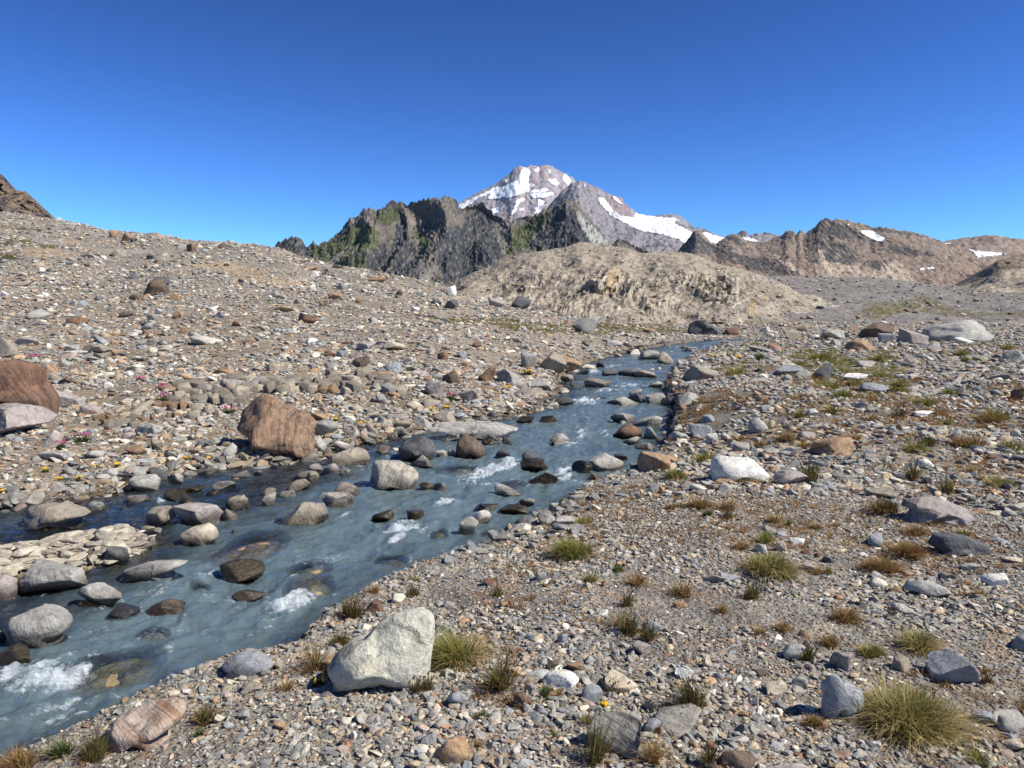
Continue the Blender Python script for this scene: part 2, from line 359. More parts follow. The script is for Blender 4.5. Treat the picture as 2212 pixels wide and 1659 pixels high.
MG = mat_ground()
GREEN = (.085, .085, .025)
MOSS_POLY = [zc(1, p) for p in ([(0, 430), (120, 455), (250, 480), (240, 500), (120, 480), (0, 460)], [(0, 545), (90, 520), (180, 545), (200, 570), (380, 575), (340, 600), (130, 580), (0, 590)], [(0, 635), (120, 630), (130, 660), (0, 670)],
             [(1640, 925), (1760, 915), (1760, 935), (1640, 935)], [(1940, 935), (2060, 930), (2040, 955), (1950, 955)])] + \
            [zc(0, p) for p in ([(1080, 700), (1230, 702), (1330, 694), (1480, 706), (1485, 716), (1330, 722), (1200, 722), (1080, 712)], [(930, 688), (1120, 690), (1180, 700), (1100, 704), (960, 698)], [(1700, 762), (1780, 758), (1850, 775), (1960, 800), (1975, 850), (1900, 870), (1780, 860), (1720, 810)])]
PALE_POLY = [zc(1, p) for p in ([(1310, 690), (1400, 660), (1480, 700), (1640, 720), (1660, 770), (1900, 800), (1960, 850), (1800, 830), (1600, 820), (1430, 770), (1300, 710)], [(1170, 700), (1300, 680), (1290, 720), (1180, 725)], [(280, 590), (420, 610), (440, 650), (150, 650), (120, 610)], [(380, 530), (500, 545), (490, 575), (400, 560)], [(930, 508), (990, 494), (1060, 525), (1100, 545), (1000, 530)])]
def ground_colour(x, y, z):
    px, py = proj(x, y, z)
    j = 7 * noise(px / 11, py / 5, .5) + 4 * noise(px / 4, py / 2, 9.5)
    n = fbm(x * .25, y * .25, 7.7, 4)
    c = np.array([.335, .312, .275])[None] * (1 + .25 * n)[:, None] * (.86 + .14 * sstep(9, 22, y))[:, None]
    dl = dline(x, y, LEFT); dr = dline(x, y, RIGHT)
    warm = ((dl < dr) * sstep(45, 14, y + 6 * n))[:, None]
    c = c * (1 - warm) + c * np.array([1.06, .98, .88]) * warm
    br = ((dr < dl) * sstep(4, 6, y) * sstep(24, 14, y) * sstep(-.05, .3, fbm(x * .55, y * .55, 9.1, 3, 4)) * .7)[:, None]
    c = c * (1 - br) + np.array([.23, .165, .10]) * br
    for p in PALE_POLY:
        m = inpoly(px + j, py + j * .4, p); c[m] = np.array([.44, .36, .265]) * (1 + .3 * n[m])[:, None]
    for p in MOSS_POLY:
        m = inpoly(px + 2 * j, py + j * .7, p) & (noise(px / 9, py / 3, 4.4) > -.18); c[m] = np.array([.155, .140, .055]) * (1 + .5 * n[m])[:, None]
    ins = inpoly(x, y, WPOLY) & ~inpoly(x, y, ISLE)
    c[ins] = c[ins] * np.array([.55, .50, .42])
    wt = (np.exp(-np.minimum(dl, dr) / .10) * ~ins)[:, None]; c = c * (1 - .55 * wt)      # damp margin
    isl = inpoly(x, y, ISLE); c[isl] = np.array([.42, .37, .29])
    return np.clip(c, .01, .9)
rr = np.concatenate([[.25], np.exp(np.linspace(math.log(.6), math.log(132), 430)), [180, 300, 600, 1500, 4000, 9000]])
aa = np.radians(np.concatenate([np.linspace(-180, -56, 14), np.linspace(-50, 50, 520), np.linspace(56, 180, 14)]))
R_, A_ = np.meshgrid(rr, aa, indexing='ij'); gx = (R_ * np.sin(A_)).ravel(); gy = (R_ * np.cos(A_)).ravel(); gz = H(gx, gy)
gz = np.where(gy < .3, H(gx, np.maximum(gy, .3)) , gz); gz = np.where(R_.ravel() > 140, -3.0 - .004 * R_.ravel(), gz)
gf = gridfaces(len(rr), len(aa))[:, ::-1]
GV = np.stack([gx, gy, gz], 1)
q_ = gf[len(gf) // 2]
if np.cross(GV[q_[1]] - GV[q_[0]], GV[q_[2]] - GV[q_[0]])[2] < 0: gf = gf[:, ::-1]
m = mesh_np('ground', GV, gf, MG); vcol(m, 'Col', ground_colour(gx, gy, gz))
ground = link('ground', m, kind='structure', label='stony grey valley floor and rubble hillside')

# ------------------------------------------------------------------ distant terrain
SNOW = mat_snow()
def terrain(name, label, sky_px, D0, Wd, base_row, ncol, nrow, disp, colour, mat, p=.95, snow=(), crest=0.0, back=.8, seed=1):
    xs = np.array([q[0] for q in sky_px], float); ys = np.array([q[1] for q in sky_px], float)
    u = np.linspace(xs[0], xs[-1], ncol); sy = np.interp(u, xs, ys)
    cx_, cy_, cz_ = unproj(u, sy, D0)
    zb = EYE + (HORIZON - base_row) / FPX * (D0 - Wd)
    nb = max(6, nrow // 6)
    vb = np.linspace(-1, 0, nb, endpoint=False); vf = np.linspace(0, 1, nrow)
    V = np.concatenate([vb, vf])
    X = np.repeat(cx_[None], len(V), 0); C = np.repeat(cz_[None], len(V), 0); v = np.repeat(V[:, None], ncol, 1)
    vf_ = np.clip(v, 0, 1)
    Y = D0 - Wd * vf_ - Wd * back * np.minimum(v, 0); Z = C + (np.minimum(zb, C) - C) * vf_ ** p + np.minimum(v, 0) * np.maximum(C - zb + 5, .15 * Wd)
    X = X * np.minimum(Y / D0, 1.0)          # columns of the grid spread with distance
    dy, dz = disp(X, Y, Z, vf_, seed)
    env = np.clip(vf_ * 9, 0, 1) ** .8
    Y2 = Y - dy * env; Z2 = Z + dz * env + (v >= -.02) * crest * (noise(X / (D0 * .004), v * 40, .5, seed) + .6 * noise(X / (D0 * .0015), v * 90, .7, seed))
    P = np.stack([X, Y2, Z2], -1).reshape(-1, 3)
    nr = len(V); f = gridfaces(nr, ncol)[:, ::-1]
    ppx, ppy = proj(P[:, 0], P[:, 1], P[:, 2])
    gxv = np.gradient(P.reshape(nr, ncol, 3), axis=1); gvv = np.gradient(P.reshape(nr, ncol, 3), axis=0)
    N = np.cross(gxv, gvv).reshape(-1, 3); N /= np.linalg.norm(N, axis=1)[:, None] + 1e-9
    N *= np.sign(N[:, 2:3] + 1e-9) if False else 1
    N = np.where((N[:, 1:2] > 0) & (v.reshape(-1, 1) >= 0), -N, N)
    cl = colour(P, ppx, ppy, N, vf_.ravel(), seed)
    m = mesh_np(name, P, f, mat); vcol(m, 'Col', np.clip(cl, .005, .9))
    o = link(name, m, kind='structure', label=label)
    px1 = D0 / FPX
    jx = 3.0 * noise(ppx / 9, ppy / 9, 3.1, 5) + 1.6 * noise(ppx / 3, ppy / 3, 1.1, 6)
    front = (v.ravel() >= 0)
    for poly in snow:
        pc = np.mean(poly, 0); gp = [(pc[0] + (a - pc[0]) * 1.02, pc[1] + (b - pc[1]) * 1.06) for a, b in poly]
        k = inpoly(ppx + jx, ppy + .6 * jx, gp) & front
        ff = f[k[f].sum(1) >= 3]
        if len(ff) < 2: continue
        vv, f2, idx = compact(P, ff)
        sm = noise(vv[:, 0] / (14 * px1), vv[:, 2] / (14 * px1), 0)
        vv = vv + N[idx] * (px1 * (1.0 + .3 * sm))[:, None] 
        link('snow_patch', mesh_np('snow_patch', vv, f2, SNOW), o)
    return o
def rockdisp(L, A, fine, zamp=.25, aniso=.35, oc=5, gn=.52):
    def f(X, Y, Z, v, s):
        a = ridged(X / L + .4 * noise(X / L, Z / L, 2.2, s), Z / L * aniso, .3, oc, s, gn) - .9
        b = fbm(X / (L * .12), Z / (L * .12) * .6, Y / (L * .12), 4, s + 20)
        return A * a + fine * b, zamp * A * fbm(X / (L * .5), Y / (L * .5), .7, 4, s + 9)
    return f
ML = lambda c, k: np.array(c)[None] * k[:, None]
# volcano, seven kilometres of air compressed to four and a half
def col_volc(P, px, py, N, v, s):
    n = fbm(px / 26, py / 26, 1.5, 4, s); n2 = fbm((px + py * .7) / 6, py / 22, 2.5, 3, s)
    c = ML((.300, .268, .275), 1 + .25 * n2); red = sstep(-.05, .35, n + .15 * noise(px / 60, py / 40, 8)); c = c * (1 - red[:, None] * .55) + ML((.36, .275, .250), 1 + .2 * n2) * red[:, None] * .55
    dk = (n2 > .32) & (noise(px / 12, py / 12, 4) > 0); c[dk] *= .72
    return c
V1 = zc(0, [(700, 600), (900, 492), (950, 462), (985, 441), (1010, 428), (1040, 412), (1070, 398), (1085, 385), (1100, 375), (1112, 362), (1125, 357), (1135, 360), (1150, 356), (1165, 360), (1180, 355), (1195, 360), (1210, 371), (1225, 377), (1238, 384), (1246, 396), (1265, 412), (1300, 440), (1350, 470), (1500, 560)])
S1 = [zc(2, p) for p in ([(1465, 90), (1500, 90), (1505, 130), (1490, 170), (1525, 175), (1480, 215), (1430, 235), (1330, 250), (1270, 250), (1300, 215), (1350, 190), (1410, 165), (1440, 150), (1450, 110)],
      [(1520, 100), (1550, 82), (1558, 100), (1530, 112)], [(1596, 150), (1640, 146), (1660, 168), (1650, 185), (1620, 172)], [(1515, 205), (1590, 197), (1602, 211), (1560, 224), (1503, 222)], [(1505, 226), (1625, 220), (1632, 231), (1580, 249), (1508, 246)],
      [(1110, 290), (1180, 255), (1250, 226), (1320, 192), (1350, 190), (1290, 230), (1220, 252), (1190, 280), (1150, 310), (1118, 308)], [(1430, 262), (1466, 248), (1473, 258), (1443, 287), (1412, 342), (1398, 335), (1413, 298)], [(1538, 255), (1582, 268), (1558, 328), (1522, 337), (1538, 300), (1550, 275)],
      [(1290, 310), (1362, 292), (1340, 322), (1308, 337)], [(1688, 116), (1706, 130), (1728, 160), (1712, 184), (1678, 150)], [(1478, 202), (1520, 178), (1502, 212), (1472, 228)], [(1440, 310), (1475, 300), (1470, 318), (1448, 322)], [(1605, 90), (1615, 88), (1612, 118), (1600, 120)], [(1365, 155), (1392, 138), (1388, 152), (1370, 165)])]
MV = mat_vcol('volcanic_rubble', (.03, .12), .2, .05, .22)
terrain('volcano', 'snow streaked purple grey volcano at centre', V1, 5200, 1100, 600, 420, 190, rockdisp(420, 36, 4), col_volc, MV, p=.9, snow=S1, crest=7, seed=3)
V2 = zc(0, [(1040, 560), (1150, 476), (1180, 450), (1200, 428), (1218, 409), (1235, 396), (1250, 389), (1262, 393), (1285, 401), (1300, 410), (1320, 421), (1333, 422), (1345, 428), (1347, 438), (1362, 447), (1370, 456), (1385, 464), (1412, 468), (1430, 463), (1452, 461), (1470, 466), (1480, 476), (1492, 485), (1505, 491), (1525, 496), (1540, 503), (1560, 512), (1585, 510), (1597, 502), (1603, 498), (1612, 501), (1618, 510), (1635, 505), (1655, 503), (1690, 508), (1760, 540)])
S2 = [zc(2, [(1875, 250), (1905, 253), (1935, 290), (1962, 320), (2010, 352), (2040, 375), (2010, 372), (1950, 345), (1900, 300), (1878, 270)]), zc(2, [(1943, 238), (1975, 248), (2008, 282), (1998, 284), (1965, 262)]), zc(2, [(1795, 172), (1808, 180), (1806, 190), (1797, 184)]),
      zc(3, [(0, 165), (60, 205), (130, 215), (140, 193), (250, 213), (340, 215), (372, 235), (345, 245), (442, 295), (432, 322), (400, 345), (340, 318), (240, 292), (180, 287), (120, 262), (50, 227), (0, 200)]), zc(3, [(485, 300), (520, 294), (570, 312), (618, 320), (575, 358), (530, 342)]), zc(3, [(698, 320), (748, 320), (818, 345), (760, 347), (720, 337)]), zc(3, [(147, 305), (160, 305), (155, 315)])]
def col_v2(P, px, py, N, v, s):
    n2 = fbm((px + py) / 7, (py - px) / 30, 2.5, 3, s); n = fbm(px / 30, py / 20, 1.5, 3, s)
    c = ML((.225, .205, .210), 1 + .2 * n2); r = sstep(1290, 1330, px) * sstep(480, 440, py); c = c * (1 - .6 * r[:, None]) + ML((.27, .19, .18), 1 + .3 * n2) * .6 * r[:, None]
    dk = (n > .22) & (py > 485); c[dk] *= .6
    return c
terrain('volcano_shoulder', 'purple scree cone and glacier shoulder right of the volcano', V2, 4000, 1000, 575, 460, 150, rockdisp(300, 26, 7), col_v2, MV, p=.85, snow=S2, crest=9, seed=8)
# dark craggy ridge
R1 = zc(2, [(60, 560), (100, 520), (130, 490), (180, 470), (225, 460), (250, 475), (280, 505), (305, 505), (316, 492), (322, 485), (330, 494), (340, 505), (365, 490), (385, 478), (400, 485), (430, 465), (470, 430), (490, 400), (510, 370), (520, 352), (530, 350), (545, 355), (580, 330), (600, 310), (640, 305), (665, 318), (700, 300), (730, 270), (760, 262), (800, 275), (830, 290), (880, 265), (900, 250), (940, 255), (975, 255), (1020, 245), (1070, 242), (1095, 260), (1115, 285), (1130, 305), (1160, 295), (1190, 300), (1205, 280), (1245, 272), (1270, 300), (1300, 330), (1340, 355), (1375, 365), (1410, 370), (1440, 355), (1500, 345), (1540, 340), (1580, 310), (1620, 300), (1660, 275), (1700, 250), (1740, 265), (1770, 285), (1800, 330), (1850, 380), (1890, 430), (1920, 470), (1945, 502), (1960, 490), (1985, 465), (2010, 480), (2050, 497), (2120, 530), (2200, 570)])
GR = [zc(2, p) for p in ([(540, 400), (620, 390), (690, 440), (670, 510), (560, 570), (480, 620), (380, 610), (320, 580), (390, 520), (470, 460)], [(650, 330), (760, 305), (815, 330), (780, 385), (700, 395)], [(1380, 570), (1400, 430), (1500, 365), (1640, 310), (1590, 400), (1510, 450), (1480, 530)], [(870, 430), (930, 430), (960, 500), (920, 520)], [(320, 530), (420, 490), (470, 560), (330, 600)], [(440, 600), (560, 540), (640, 590), (600, 650), (480, 640)])]
SCR = [zc(2, p) for p in ([(395, 605), (515, 508), (532, 522), (445, 612)], [(1320, 380), (1390, 380), (1380, 500), (1360, 560), (1330, 480)], [(900, 640), (980, 640), (980, 710), (900, 700)])]
PNK = [zc(2, [(825, 360), (900, 345), (935, 380), (928, 435), (890, 420), (850, 392)])]
PAL_ = [zc(2, [(1760, 310), (1800, 345), (1850, 400), (1945, 505), (1840, 495), (1790, 430), (1770, 370)])]
DRK_SHADE = [zc(2, p) for p in ([(750, 470), (808, 365), (850, 470), (905, 560), (905, 690), (760, 650)], [(1000, 480), (1060, 430), (1240, 290), (1300, 380), (1350, 560), (1250, 640), (1040, 720), (1000, 600)], [(1500, 500), (1560, 430), (1640, 340), (1720, 280), (1800, 430), (1840, 490), (1600, 530), (1500, 530)], [(590, 590), (700, 480), (740, 560), (750, 640), (640, 640)], [(100, 540), (130, 480), (280, 480), (310, 560)], [(490, 400), (700, 300), (620, 350), (540, 400), (470, 450)])]  # dark cliff rock, with the shadow of the steep faces painted into its colour
def col_r1(P, px, py, N, v, s):
    n = fbm(px / 14, py / 14, 1.5, 4, s); n2 = fbm(px / 4, py / 9, 2.5, 3, s); j = 9 * noise(px / 14, py / 14, .2) + 5 * noise(px / 5, py / 5, .2)
    c = ML((.150, .132, .104), 1 + .22 * n2 + .3 * n)
    rocky = (n + .3 * n2 > .10); c[rocky] = ML((.105, .098, .092), 1 + .5 * n2[rocky])
    pale = (n2 > .52); c[pale] = ML((.17, .155, .135), 1 + .3 * n[pale])
    for q in GR: k = inpoly(px + j, py + j, q) & (n2 + .4 * n < .42); c[k] = ML((.074, .084, .040), 1 + .35 * n2[k])
    for q in DRK_SHADE: k = inpoly(px + j, py + j, q) & (n2 < .35); c[k] = ML((.058, .060, .063), 1 + .5 * n2[k])
    for q in SCR: k = inpoly(px + j * .4, py + j * .4, q); c[k] = ML((.175, .162, .142), 1 + .3 * n2[k])
    for q in PNK: k = inpoly(px + j * .5, py + j * .5, q); c[k] = ML((.20, .165, .145), 1 + .2 * n2[k])
    for q in PAL_: k = inpoly(px + j, py + j, q) & (n2 > -.25); c[k] = ML((.27, .27, .245), 1 + .4 * n2[k])
    return c
MR = mat_vcol('ridge_rock', (.09, .4), .3, .05)
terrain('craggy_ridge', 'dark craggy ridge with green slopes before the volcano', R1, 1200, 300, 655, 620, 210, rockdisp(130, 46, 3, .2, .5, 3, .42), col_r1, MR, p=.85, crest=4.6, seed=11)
# brown ridge on the right
R2 = zc(3, [(300, 440), (360, 392), (400, 350), (430, 310), (455, 280), (475, 278), (500, 300), (545, 350), (570, 350), (620, 315), (660, 298), (690, 305), (720, 330), (800, 345), (860, 330), (920, 305), (945, 280), (980, 280), (995, 300), (1020, 280), (1045, 295), (1090, 265), (1130, 225), (1155, 215), (1190, 228), (1215, 215), (1260, 225), (1330, 240), (1370, 250), (1400, 265), (1460, 262), (1530, 275), (1600, 285), (1680, 305), (1740, 325), (1780, 345), (1850, 375), (1950, 425), (2050, 470)])
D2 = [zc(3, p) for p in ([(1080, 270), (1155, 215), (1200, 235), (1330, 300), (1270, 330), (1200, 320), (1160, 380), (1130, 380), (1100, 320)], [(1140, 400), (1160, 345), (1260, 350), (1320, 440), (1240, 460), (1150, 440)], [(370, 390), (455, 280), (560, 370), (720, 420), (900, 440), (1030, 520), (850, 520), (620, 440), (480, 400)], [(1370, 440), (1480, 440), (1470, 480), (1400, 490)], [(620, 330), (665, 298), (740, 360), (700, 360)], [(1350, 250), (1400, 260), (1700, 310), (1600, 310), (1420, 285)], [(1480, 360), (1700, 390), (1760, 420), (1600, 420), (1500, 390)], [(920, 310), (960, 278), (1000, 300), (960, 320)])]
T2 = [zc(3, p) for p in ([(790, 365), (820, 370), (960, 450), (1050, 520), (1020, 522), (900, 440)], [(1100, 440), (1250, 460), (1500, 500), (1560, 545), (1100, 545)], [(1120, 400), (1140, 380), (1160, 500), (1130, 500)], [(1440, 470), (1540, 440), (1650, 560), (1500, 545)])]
S3 = [zc(3, [(1338, 284), (1400, 288), (1468, 318), (1456, 346), (1400, 327), (1350, 302)]), zc(3, [(1262, 245), (1282, 252), (1280, 257), (1264, 251)]), zc(3, [(1652, 486), (1682, 484), (1680, 496), (1656, 497)]), zc(3, [(1690, 478), (1728, 478), (1724, 488), (1694, 489)]), zc(3, [(1704, 497), (1727, 497), (1720, 504)])]
def col_r2(P, px, py, N, v, s):
    n = fbm(px / 18, py / 18, 1.5, 4, s); n2 = fbm((px - py) / 5, py / 12, 2.5, 3, s); j = 7 * noise(px / 12, py / 12, .2) + 4 * noise(px / 4, py / 4, .2)
    c = ML((.215, .170, .132), 1 + .25 * n2 + .25 * n); rd = sstep(540, 590, py)[:, None] * .5; c = c * (1 - rd) + ML((.270, .185, .138), 1 + .2 * n2) * rd
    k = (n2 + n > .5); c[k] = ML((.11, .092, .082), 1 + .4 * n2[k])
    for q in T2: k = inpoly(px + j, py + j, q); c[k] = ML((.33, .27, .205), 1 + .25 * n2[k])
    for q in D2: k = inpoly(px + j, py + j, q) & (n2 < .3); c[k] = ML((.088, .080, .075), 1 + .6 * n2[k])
    return c
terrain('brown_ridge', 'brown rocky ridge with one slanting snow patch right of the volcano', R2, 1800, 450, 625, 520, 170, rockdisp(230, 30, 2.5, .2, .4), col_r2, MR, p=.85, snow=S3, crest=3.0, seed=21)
R3 = zc(3, [(1560, 400), (1700, 360), (1780, 342), (1850, 325), (1930, 320), (1990, 308), (2040, 302), (2090, 315), (2150, 320), (2190, 325), (2260, 345), (2500, 330), (2900, 380)])
def col_r3(P, px, py, N, v, s):
    n2 = fbm(px / 6, py / 8, 2.5, 4, s); c = ML((.25, .195, .155), 1 + .25 * n2); k = (n2 > .3) & (py < 530); c[k] *= .5; return c
terrain('far_ridge', 'low brown ridge with a snow bank at the right edge', R3, 2600, 700, 625, 260, 110, rockdisp(260, 30, 5), col_r3, MR, p=.85, snow=[zc(3, [(1780, 347), (1832, 349), (1832, 355), (1790, 357)]), zc(3, [(1890, 370), (1950, 393), (2030, 396), (2128, 409), (2030, 422), (1965, 428), (1945, 400)])], crest=4, seed=31)
# crag at the left edge
LC = zc(1, [(-1500, -150), (-900, 20), (-400, 40), (-200, 60), (0, 128), (20, 150), (45, 200), (80, 225), (120, 240), (160, 240), (180, 265), (200, 310), (225, 350), (260, 392), (280, 416), (400, 520)])
def col_lc(P, px, py, N, v, s):
    n2 = fbm(px / 5, py / 7, 2.5, 4, s); n = fbm(px / 16, py / 16, 1.5, 3, s); c = ML((.20, .145, .10), 1 + .4 * n2); k = (n2 + n > .12) | (py < 400 + 25 * n); c[k] = ML((.085, .075, .07), 1 + .5 * n2[k]); return c
terrain('crag', 'brown rock crag rising at the left edge', LC, 300, 90, 520, 240, 110, rockdisp(22, 14, 5), col_lc, mat_vcol('crag_rock', (.5, 2.0), .7, .05), p=.8, crest=.7, seed=41)
# moraine slope and pale knoll at the right
MO = zc(0, [(1480, 588), (1600, 592), (1652, 597), (1720, 597), (1800, 599), (1880, 601), (1960, 609), (2040, 617), (2075, 620), (2130, 617), (2300, 610), (2600, 590), (2900, 580)])
MM = zc(0, [(1880, 655), (2000, 640), (2080, 672), (2212, 676), (2212, 684), (2050, 684), (1960, 672), (1880, 690), (1850, 680)])
def col_mo(P, px, py, N, v, s):
    n = fbm(px / 30, py / 9, 1.5, 4, s); n2 = fbm(px / 4, py / 3, 2.5, 3, s)
    c = ML((.215, .195, .176), 1 + .22 * n + .15 * n2); j = 20 * noise(px / 25, py / 6, .2)
    k = inpoly(px + j, py + j * .3, MM) & (n2 > -.1); c[k] = ML((.13, .115, .055), 1 + .4 * n2[k])
    pt = zc(3, [(860, 680), (960, 620), (1080, 620), (1240, 690), (1100, 680), (1060, 720), (940, 725)]); k = inpoly(px + j * .5, py + j * .25, pt); c[k] = ML((.40, .36, .28), 1 + .5 * n2[k]); return c
MT = mat_vcol('moraine_grit', (.8, 4.0), .6, .05, .4)
def modisp(X, Y, Z, v, s): return 2.0 * fbm(X / 30, Y / 30, 1, 4, s), .9 * fbm(X / 28, Y / 28, 2, 5, s)
moraine = terrain('moraine', 'smooth grey moraine slope in the right distance', MO, 260, 172, 702, 420, 200, modisp, col_mo, MT, p=1.15, crest=.15, seed=51)
RK = zc(3, [(1640, 650), (1760, 616), (1850, 588), (1920, 560), (1970, 525), (2020, 482), (2070, 445), (2150, 417), (2212, 407), (2400, 390), (2700, 380), (3000, 420)])
def col_rk(P, px, py, N, v, s):
    n2 = fbm((px + .5 * py) / 4, py / 18, 2.5, 4, s); ln = np.interp(px, [2085, 2127, 2166, 2212, 2500], [618, 600, 586, 579, 565])
    c = ML((.36, .31, .235), 1 + .22 * n2); k = py < ln; c[k] = ML((.24, .19, .14), 1 + .35 * n2[k]); k = (py < ln - 4) & (px < 2140 + 20 * n2); c[k] = ML((.20, .17, .14), 1 + .3 * n2[k]); return c
terrain('pale_knoll', 'pale tan scree knoll with a dark rock cap at right edge', RK, 230, 90, 676, 220, 110, rockdisp(26, 5, 1.2), col_rk, MT, p=.75, crest=.3, seed=61)
# bedrock knoll in the middle
KN = zc(2, [(900, 830), (1000, 770), (1080, 722), (1120, 690), (1200, 650), (1280, 620), (1370, 580), (1470, 550), (1600, 530), (1680, 520), (1730, 502), (1760, 490), (1800, 487), (1850, 495), (1950, 510), (2050, 522)]) + zc(3, [(60, 368), (100, 374), (165, 400), (260, 396), (370, 395), (440, 405), (500, 425), (580, 460), (680, 480), (780, 510), (830, 528), (950, 575), (1050, 640), (1150, 700)])
def crag_mask(px, py):
    a = sstep(1040, 1120, px) * sstep(1680, 1560, px) * sstep(575, 615, py + .10 * (1330 - px) * 0)
    b = np.exp(-((px - 1160) / 90) ** 2 - ((py - 640) / 30) ** 2); c = np.exp(-((px - 1470) / 130) ** 2 - ((py - 625) / 35) ** 2); d = np.exp(-((px - 1250) / 70) ** 2 - ((py - 625) / 35) ** 2)
    return a * np.clip(b + c + .8 * d + .15, 0, 1)
def kndisp(X, Y, Z, v, s):
    px, py = proj(X, Y, Z); mk = crag_mask(px, py)
    sh = X - .35 * Z * 2
    r1 = ridged(sh / 3.0, Z / 4.5, Y / 60, 4, s, .6) - .9; r2 = ridged(sh / 1.0, Z / 2.2, Y / 40, 3, s + 5, .55) - .8
    g = fbm(X / 9, Y / 9, Z / 9, 4, s)
    st = np.abs(((Z + .25 * X + 1.2 * g) / 1.9) % 1.0 - .5)
    gap = sstep(-.25, .25, fbm(X / 6, Z / 3, 5.5, 3, s + 40)); mk = mk * gap
    led = np.abs(((Z - .3 * X * 0 + .18 * X + 1.5 * g) / 2.6) % 1.0 - .5) * 2
    big_ = ridged(sh / 9.0, Z / 7.0, Y / 60, 3, s + 60, .5) - .9
    return 1.2 * g + 1.1 * big_ + mk * (1.5 * r1 + .5 * r2 + 1.3 * led), .8 * g + .3 * big_ + mk * (.6 * r1 + .15 * r2)
def col_kn(P, px, py, N, v, s):
    X, Z = P[:, 0], P[:, 2]; sh = (px + .7 * (py - 600))
    n = fbm(px / 24, py / 12, 1.5, 4, s); st = fbm((px + .3 * (py - 600)) / 8.0, py / 13, 2.5, 4, s); n3 = fbm(px / 3, py / 3, 3.5, 3, s); mk = crag_mask(px, py)
    c = ML((.325, .275, .210), 1 + .25 * n + .10 * n3)
    gry = sstep(-.1, .3, n - .2 * noise(px / 50, py / 30, 1.2)); c = c * (1 - .5 * gry[:, None]) + ML((.235, .212, .180), 1 + .2 * n3) * .5 * gry[:, None]
    crk = np.abs(fbm(sh / 16, py / 9, 6.5, 3, s + 3)); kk = crk < .035; c[kk] *= .55; kk = np.abs(noise(px / 22, py / 5 + px / 60, 8.5, s)) < .03; c[kk] *= .65
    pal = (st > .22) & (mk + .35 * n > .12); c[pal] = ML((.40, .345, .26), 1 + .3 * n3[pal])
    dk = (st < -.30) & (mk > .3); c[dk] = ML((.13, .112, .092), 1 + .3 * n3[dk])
    gold = np.exp(-((px - 1322 + .25 * (py - 600)) / 9) ** 2) * sstep(570, 590, py) * sstep(650, 620, py) + np.exp(-((px - 1625) / 8) ** 2) * sstep(640, 650, py) * sstep(690, 675, py)
    c = c * (1 - .6 * gold[:, None]) + np.array([.40, .26, .11])[None] * .6 * gold[:, None]
    tuf = (noise(px / 3.2, py / 1.6, 7.7) > .55) & (n < .15); c[tuf] = ML((.075, .072, .035), 1 + .3 * n3[tuf])
    return c
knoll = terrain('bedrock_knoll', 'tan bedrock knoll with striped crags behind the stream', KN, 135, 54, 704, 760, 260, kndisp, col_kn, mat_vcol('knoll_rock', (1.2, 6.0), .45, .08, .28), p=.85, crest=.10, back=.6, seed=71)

# ------------------------------------------------------------------ stones, one by one
def ico(n):
    bm = bmesh.new(); bmesh.ops.create_icosphere(bm, subdivisions=n, radius=1.0)
    v = np.array([q.co[:] for q in bm.verts]); f = np.array([[q.index for q in p.verts] for p in bm.faces]); bm.free(); return v, f
ICO = {n: ico(n) for n in (2, 3, 4, 5)}
def cut_rock(v, seed, ncut=9, dmin=.55, dmax=.9, namp=.05, planes=None, bias=None):
    r = np.random.default_rng(seed); p = v.copy()
    N = r.normal(size=(ncut, 3)); N /= np.linalg.norm(N, axis=1)[:, None]; D = r.uniform(dmin, dmax, ncut)
    L = list(zip(N, D)) + [(np.array(n) / np.linalg.norm(n), d) for n, d in (planes or [])]
    for n, d in L:
        s = p @ n - d; p = p - np.outer(np.maximum(s, 0) * .97, n)
    o = seed * 3.17 % 97
    p = p * (1 + namp * fbm(p[:, 0] * 2 + o, p[:, 1] * 2, p[:, 2] * 2, 4, seed))[:, None]
    return p
def fitbox(p):
    lo, hi = p.min(0), p.max(0); return (p - (lo + hi) / 2) / ((hi - lo) / 2)
def outline_rock(v, poly, seed, ncut=10, planes=None, namp=.05, dmin=.6, dmax=.95):
    """unit solid whose front silhouette (x, z in -1..1) follows poly; y is its depth"""
    p = cut_rock(v, seed, ncut, dmin, dmax, namp, planes)
    th = np.arctan2(v[:, 2], v[:, 0]); pts = np.array(poly); pa = np.arctan2(pts[:, 1], pts[:, 0]); pr = np.hypot(pts[:, 0], pts[:, 1])
    # resample the polygon densely so that its edges stay straight
    dense = np.concatenate([pts[i] + (pts[(i + 1) % len(pts)] - pts[i]) * np.linspace(0, 1, 24, endpoint=False)[:, None] for i in range(len(pts))])
    a = np.arctan2(dense[:, 1], dense[:, 0]); rr_ = np.hypot(dense[:, 0], dense[:, 1]); k = np.argsort(a); a, rr_ = a[k], rr_[k]
    R = np.interp(th, np.concatenate([a - 2 * math.pi, a, a + 2 * math.pi]), np.tile(rr_, 3))
    rho = np.hypot(p[:, 0], p[:, 2]) / (np.hypot(v[:, 0], v[:, 2]) + 1e-6) * np.hypot(v[:, 0], v[:, 2]) ** .72
    q = np.stack([R * rho * np.cos(th), p[:, 1], R * rho * np.sin(th)], 1)
    return fitbox(q)
def footing(p, k=.8):      # a stone that lies on the ground is widest where it meets it
    w = np.where(p[:, 2] < .1, np.clip(1 - np.minimum(p[:, 2] - .1, 0) ** 2 * .8, .2, 1) ** (-.5 * k), 1.0); w = np.minimum(w, 1.6)
    return fitbox(p * np.stack([w, w, np.ones(len(w))], 1))
STREAMROCKS = []     # (x, y, halfwidth, halfdepth, top) for the water
ROCKS = []           # for the labels
def ground_pt(px, py, water):
    if water: x, y = at_plane(px, py); return float(x), float(y), float(zw(0, y))
    return at_ground(px, py)
